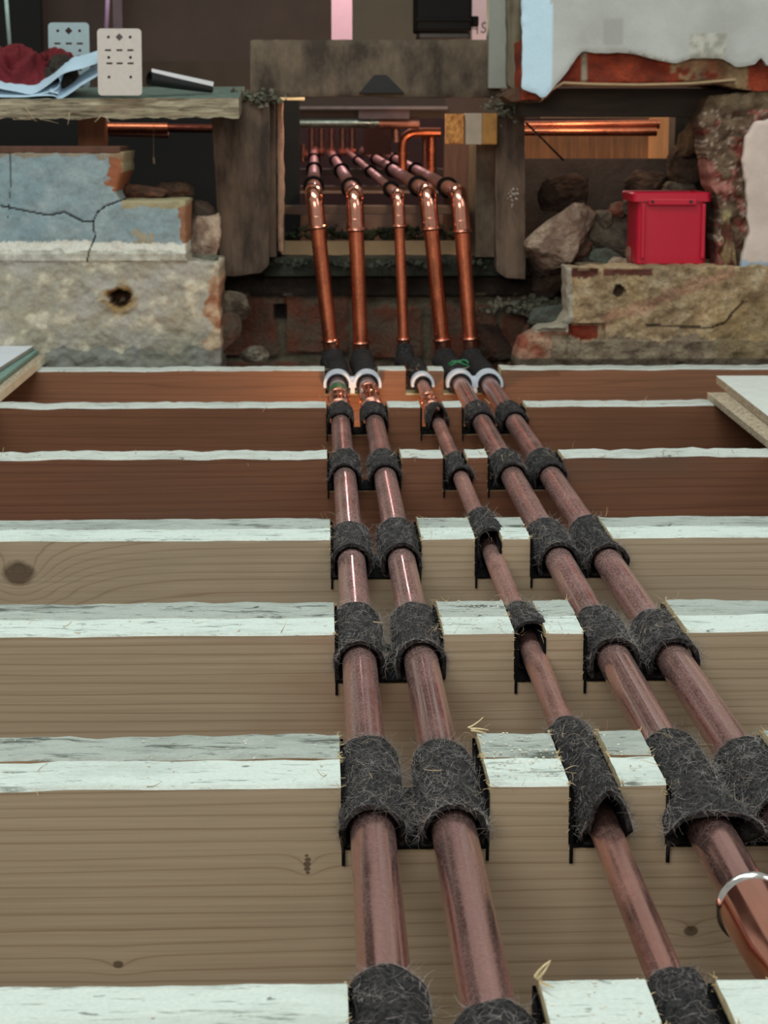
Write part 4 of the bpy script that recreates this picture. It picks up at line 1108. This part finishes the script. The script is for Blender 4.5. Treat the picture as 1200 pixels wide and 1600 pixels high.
# ------------------------------------------------------------------ red storage box
root = tag(empty('storage_box'), 'bright red plastic storage box on the ledge of the right wall', 'box')
Yb = 3.10; a = at(994, 415, Yb); b = at(1103, 415, Yb); t0 = at(990, 304, Yb); t1 = at(1109, 304, Yb)
zb, zt = a.z, t0.z; dpt = .105
def rr_loop(x0, x1, y0, y1, r, z, n=5):
    out = []
    for (cx_, cy_, a0) in ((x1 - r, y1 - r, 0), (x0 + r, y1 - r, 90), (x0 + r, y0 + r, 180), (x1 - r, y0 + r, 270)):
        for k in range(n + 1): g_ = R(a0 + 90 * k / n); out.append((cx_ + r * math.cos(g_), cy_ + r * math.sin(g_), z))
    return out
mb = MB()
mb.grid([rr_loop(a.x + .003, b.x - .003, Yb + .003, Yb + dpt - .003, .006, zb), rr_loop(a.x, b.x, Yb, Yb + dpt, .007, zb + .003), rr_loop(t0.x + .006, t1.x - .006, Yb - .003, Yb + dpt + .003, .008, zt),
         rr_loop(t0.x + .008, t1.x - .008, Yb - .001, Yb + dpt + .001, .007, zt), rr_loop(a.x + .002, b.x - .002, Yb + .002, Yb + dpt - .002, .006, zb + .004)], 0, True)
mb.face([mb.vert(p) for p in rr_loop(a.x + .003, b.x - .003, Yb + .003, Yb + dpt - .003, .006, zb)]); mb.face([mb.vert(p) for p in rr_loop(a.x + .003, b.x - .003, Yb + .003, Yb + dpt - .003, .006, zb + .004)])
mb.build('box_body', M_red, root, True, flatangle=40)
mb = MB(); o1 = (t0.x - .002, t1.x + .002, Yb - .007, Yb + dpt + .007); o2 = (t0.x + .007, t1.x - .007, Yb, Yb + dpt)
mb.grid([rr_loop(*o1, .008, zt - .010), rr_loop(*o1, .008, zt + .001), rr_loop(o1[0] + .002, o1[1] - .002, o1[2] + .002, o1[3] - .002, .008, zt + .003), rr_loop(*o2, .006, zt + .002), rr_loop(*o2, .006, zt - .010), rr_loop(*o1, .008, zt - .010)], 0, True)
mb.build('rim', M_red, root, True, flatangle=40)
mb = MB()
for (xa_, xb_, z0_, z1_) in ((1012, 1088, 310, 321),):
    p, q = at(xa_, z0_, Yb), at(xb_, z1_, Yb); mb.box((p.x, Yb - .009, q.z), (q.x, Yb, p.z))
mb.build('front_lip', M_red, root, bevel=.002)
for xx in (1004, 1098):
    mb = MB(); p, q = at(xx - 2, 318, Yb), at(xx + 2, 404, Yb); mb.box((p.x, Yb - .006, q.z), (q.x, Yb + .001, p.z)); mb.build('corner_rib', M_red, root, bevel=.0015)
M_hole = simple('dark_red_hole', (70, 6, 14), .6)
for xx in (1018, 1078):
    mb = MB(); p = at(xx, 315, Yb); mb.tube([(p.x, Yb - .0098, p.z), (p.x, Yb - .0088, p.z)], .0026, 16); mb.build('lip_hole', M_hole, root)

# ------------------------------------------------------------------ rubble lumps
def stone(cx, cy, w, h, Y, seed, cols, label, dep=.08, rot=0., flat=.8, name='rubble_stone', group='loose masonry lumps'):
    rnd = random.Random(seed); p = at(cx, cy, Y); sx = abs(at(cx + w / 2, cy, Y).x - p.x); sz = abs(at(cx, cy + h / 2, Y).z - p.z)
    bm = bmesh.new()
    for _ in range(16):
        d = Vector((rnd.uniform(-1, 1), rnd.uniform(-1, 1), rnd.uniform(-1, 1))); d = d / max(abs(d.x), abs(d.y), abs(d.z)) ** flat
        bm.verts.new(d)
    bmesh.ops.convex_hull(bm, input=bm.verts)
    loose = [v for v in bm.verts if not v.link_faces]; bmesh.ops.delete(bm, geom=loose, context='VERTS')
    bmesh.ops.triangulate(bm, faces=bm.faces); 
    for _ in range(4): bmesh.ops.subdivide_edges(bm, edges=bm.edges, cuts=1, use_grid_fill=True); bmesh.ops.smooth_vert(bm, verts=bm.verts, factor=.35 if _ < 2 else .15, use_axis_x=True, use_axis_y=True, use_axis_z=True) if _ < 3 else None
    mb = MB(); mp_ = {}
    mx = max(abs(v.co.x) for v in bm.verts), max(abs(v.co.z) for v in bm.verts)
    cr, sr = math.cos(rot), math.sin(rot)
    for v in bm.verts:
        c = v.co; n = fbm(c * 1.8 + Vector((seed, 0, 0)), 5); c2 = c * (1 + .10 * n + .04 * fbm(c * 7, 3))
        x, z = c2.x / mx[0] * sx, c2.z / mx[1] * sz
        nn = fbm(c * 1.4 + Vector((0, seed, 3)), 4); col = mixc(cols[0], cols[1], .5 + nn * 1.6)
        mp_[v] = mb.vert((p.x + x * cr - z * sr, Y + c2.y * dep / 2, p.z + x * sr + z * cr), col)
    for f in bm.faces: mb.face([mp_[v] for v in f.verts])
    bm.free(); o = mb.build(name, M_rock, None, True, flatangle=50); tag(o, label, 'rubble', group); return o
PINK = (S(216, 190, 166), S(164, 134, 116)); GREY = (S(168, 158, 140), S(122, 112, 98)); RED = (S(164, 98, 78), S(176, 144, 126)); GREEN = (S(106, 112, 100), S(84, 84, 74)); DK = (S(116, 94, 80), S(76, 60, 52))
stone(870, 360, 86, 118, 3.26, 4, PINK, 'large pinkish masonry lump leaning beside the narrow upright plank', .10, R(-28))
stone(898, 382, 44, 70, 3.30, 9, RED, 'reddish broken brick tucked behind the large pinkish lump', .06, R(-10))
stone(955, 368, 84, 78, 3.30, 13, GREY, 'grey masonry lump left of the red storage box', .10)
stone(938, 345, 34, 34, 3.28, 17, GREY, 'small round pale lump on top of the grey lump beside the red box', .05)
stone(968, 326, 34, 26, 3.30, 19, RED, 'small broken brick topping the grey lump beside the red box', .05)
stone(984, 322, 26, 26, 3.29, 23, (S(160, 152, 136), S(120, 112, 98)), 'small whitish lump touching the left rim of the red box', .05)
stone(946, 404, 54, 34, 3.22, 29, GREEN, 'greenish grey lump low at the edge of the right ledge', .06)
stone(966, 410, 44, 22, 3.19, 31, PINK, 'flat pinkish chip lying on the right ledge', .04)
stone(989, 402, 24, 34, 3.17, 37, RED, 'small pink brick chip touching the left foot of the red box', .03)
stone(925, 408, 36, 20, 3.24, 41, GREEN, 'small grey chip between the leaning lump and the right ledge', .04)
stone(862, 440, 60, 70, 3.31, 43, DK, 'dark brown lump below the large pinkish leaning lump', .08)
stone(852, 412, 50, 40, 3.29, 45, DK, 'dark shadowed lump right under the large pinkish lump', .08)
stone(1062, 300, 56, 34, 3.34, 47, GREY, 'pale lump behind the rim of the red box', .06)
stone(1010, 284, 70, 40, 3.46, 49, DK, 'dark lump at the foot of the lit post beyond', .08)
stone(1070, 262, 60, 70, 3.36, 53, DK, 'dark rough lump between the lit post and the brick pier', .10)
stone(1085, 215, 50, 70, 3.30, 57, (S(110, 88, 66), S(80, 64, 50)), 'brown rough lump against the inside of the brick pier', .10)
stone(880, 300, 80, 60, 3.46, 61, (S(96, 74, 62), S(66, 50, 42)), 'brown rock face behind the large pinkish lump', .10)
stone(1136, 380, 34, 90, 3.11, 67, (S(180, 152, 112), S(120, 70, 56)), 'tall broken brick end right of the red box', .08)
stone(774, 524, 84, 76, 3.36, 71, (S(96, 62, 52), S(76, 60, 50)), 'dark red brick in the hollow right of the risers', .08, 0, .95)
stone(845, 524, 64, 60, 3.27, 73, (S(112, 72, 58), S(84, 64, 54)), 'reddish brown brick below the crumbs on the right', .08, 0, .95)
stone(846, 548, 60, 42, 3.10, 75, (S(190, 116, 84), S(206, 172, 148)), 'pale red layered brick fragment at the left foot of the right wall', .08, R(6))
stone(862, 492, 70, 26, 3.22, 77, GREEN, 'flat greenish stone under the loose crumbs on the right', .08, R(6))
stone(318, 372, 56, 84, 3.22, 79, PINK, 'pink and grey rubble lump between the blue plaster and the wide plank', .10)
stone(312, 340, 50, 60, 3.24, 81, DK, 'dark brown lump above the pink and grey rubble by the wide plank', .08)
stone(222, 302, 80, 32, 3.20, 83, (S(128, 84, 62), S(90, 62, 48)), 'reddish brown rubble on top of the lower blue plaster step', .08)
stone(276, 300, 60, 34, 3.24, 87, (S(104, 74, 56), S(76, 56, 44)), 'brown rubble lump right of the reddish rubble on the step', .08)
stone(318, 406, 50, 16, 3.16, 89, (S(150, 152, 134), S(118, 122, 104)), 'flat pale green-grey crumb bed beside the render step', .10)
stone(366, 480, 50, 50, 3.17, 91, (S(150, 136, 116), S(112, 98, 82)), 'grey mortar lump at the right end of the render', .08)
stone(360, 528, 44, 80, 3.15, 93, (S(132, 92, 74), S(118, 102, 86)), 'tall reddish brick end at the foot of the render', .08)
stone(398, 552, 46, 26, 3.22, 97, GREY, 'small grey stone at the foot of the brick wall left of the risers', .05)

# hanging cobweb strand with a pale bit
mb = MB(); mb.tube([at(240, 180, 3.3), at(240, 246, 3.3)], .0003, 6); mb.tube([at(240, 246, 3.3), at(241, 256, 3.3)], .0013, 8)
tag(mb.build('hanging_thread', M_straw), 'thin hanging thread with pale tip in the dark recess', 'thread')
mb = MB(); mb.tube([at(822, 192, 3.2), at(880, 250, 3.35)], .0016, 8); tag(mb.build('black_cable', M_blackplastic), 'short black cable slanting across the glowing copper pipes', 'cable')

# ------------------------------------------------------------------ chipboard panels lying on the joists
root = tag(empty('chipboard_panel'), 'pale chipboard floor panel with stepped edge at the right', 'panel')
def prism(pts_top, th, mats, name, parent, m_top=0, m_side=1):
    mb = MB(); t = [mb.vert(p) for p in pts_top]; b = [mb.vert(p - Vector((0, 0, th))) for p in pts_top]; n = len(t)
    mb.face(t, m_top); mb.face(list(reversed(b)), m_side)
    for i in range(n): mb.face((t[i], t[(i + 1) % n], b[(i + 1) % n], b[i]), m_side)
    return mb.build(name, mats, parent, bevel=.0006)
zt_ = .020
A = atz(1119, 587, zt_); B = atz(1290, 720, zt_); A2 = atz(1500, 587, zt_)
prism([A, B, Vector((1.2, B.y, zt_)), Vector((1.2, A.y, zt_))], .0105, [M_chiptop, M_chip], 'upper_layer', root)
C_ = atz(1105, 613, .0090); D_ = atz(1290, 760, .0090)
prism([C_, D_, Vector((1.2, D_.y, .0090)), Vector((1.2, C_.y, .0090))], .0085, [M_chip, M_chip], 'lower_layer', root)
root = tag(empty('chipboard_panel'), 'white-faced floor panel with green edge strip at the left', 'panel')
z1 = .026; A = atz(56, 538, z1); B = atz(-60, 612, z1)
prism([A, B, Vector((-1.2, B.y, z1)), Vector((-1.2, A.y, z1))], .006, [M_whiteboard, M_offwhite], 'white_face', root)
A = atz(66, 542, .0195); B = atz(-60, 640, .0195)
prism([A, B, Vector((-1.2, B.y, .0195)), Vector((-1.2, A.y, .0195))], .006, [M_greenstrip, M_greenstrip], 'green_strip', root)
A = atz(74, 552, .0130); B = atz(-60, 662, .0130)
prism([A, B, Vector((-1.2, B.y, .0130)), Vector((-1.2, A.y, .0130))], .0125, [M_chip, simple('pale_cream_edge', (226, 218, 190), .8, 0, .15, 60, .4)], 'lower_layer', root)

# ------------------------------------------------------------------ loose shavings and dust on the timber
sh = MB()
for ji in range(1, 7):
    for s in (notA, notB, notC):
        for xe in s[ji]:
            for _ in range(10 if ji < 4 else 5):
                y = random.choice([YF[ji], YB[ji]]) + random.uniform(-.006, .004)
                bristle(sh, (xe + random.gauss(0, .006), y, random.uniform(-.004, .0015)), (random.uniform(-1, 1), random.uniform(-1, .6), random.uniform(-.2, 1)), random.uniform(.004, .013), random.uniform(.00010, .00022), 1.6, 6)
for _ in range(150):
    ji = random.choice([4, 5, 6, 4, 1, 2]); x = random.uniform(-.35, .55)
    bristle(sh, (x, YF[ji] + random.uniform(-.002, .03), .0005), (random.uniform(-1, 1), random.uniform(-1, .2), random.uniform(-.5, .5)), random.uniform(.004, .014), random.uniform(.0002, .0006), 1.0, 5)
tag(sh.build('wood_shavings', M_straw), 'fine straw-coloured wood shavings caught along the cut joists', 'shavings', kind='stuff')
# thick splinters at two notch corners
for (x, y, z, dx, dz, L, lab) in ((atz(733, 1135, .004).x, 1.150, .0015, .9, .35, .014, 'thick pale splinter on the corner right of the second pipe'),
                                 (atz(836, 1525, .004).x, .79, .003, .35, .9, .013, 'pale splinter standing at the bottom edge between second and thin pipe')):
    mb = MB()
    for k in range(3): bristle(mb, (x + k * .0008, y - k * .002, z), (dx, -.1 - .2 * k, dz * (1 - .5 * k)), L * .75, .0009, .4, 5)
    tag(mb.build('wood_splinter', M_cut), lab, 'splinter')
db = MB()
for _ in range(900):
    j = random.choice([1, 1, 2, 2, 3, 0]); x = random.gauss(.11, .03) if random.random() < .6 else random.uniform(-.3, .5)
    if any(a - .001 < x < b + .001 for (a, b) in (notA[j], notB[j], notC[j])): continue
    y = random.uniform(YF[j] + .004, YB[j] - .002); s = random.uniform(.0002, .00065)
    db.box((-s, -s, 0), (s, s, s * .9), M=Matrix.Translation((x, y, .0004)) @ Matrix.Rotation(random.uniform(0, 3), 4, 'Z'))
tag(db.build('sawdust', simple('sawdust_crumb', (226, 224, 210), .9)), 'white sawdust crumbs scattered on the sawn joist tops', 'sawdust', kind='stuff')
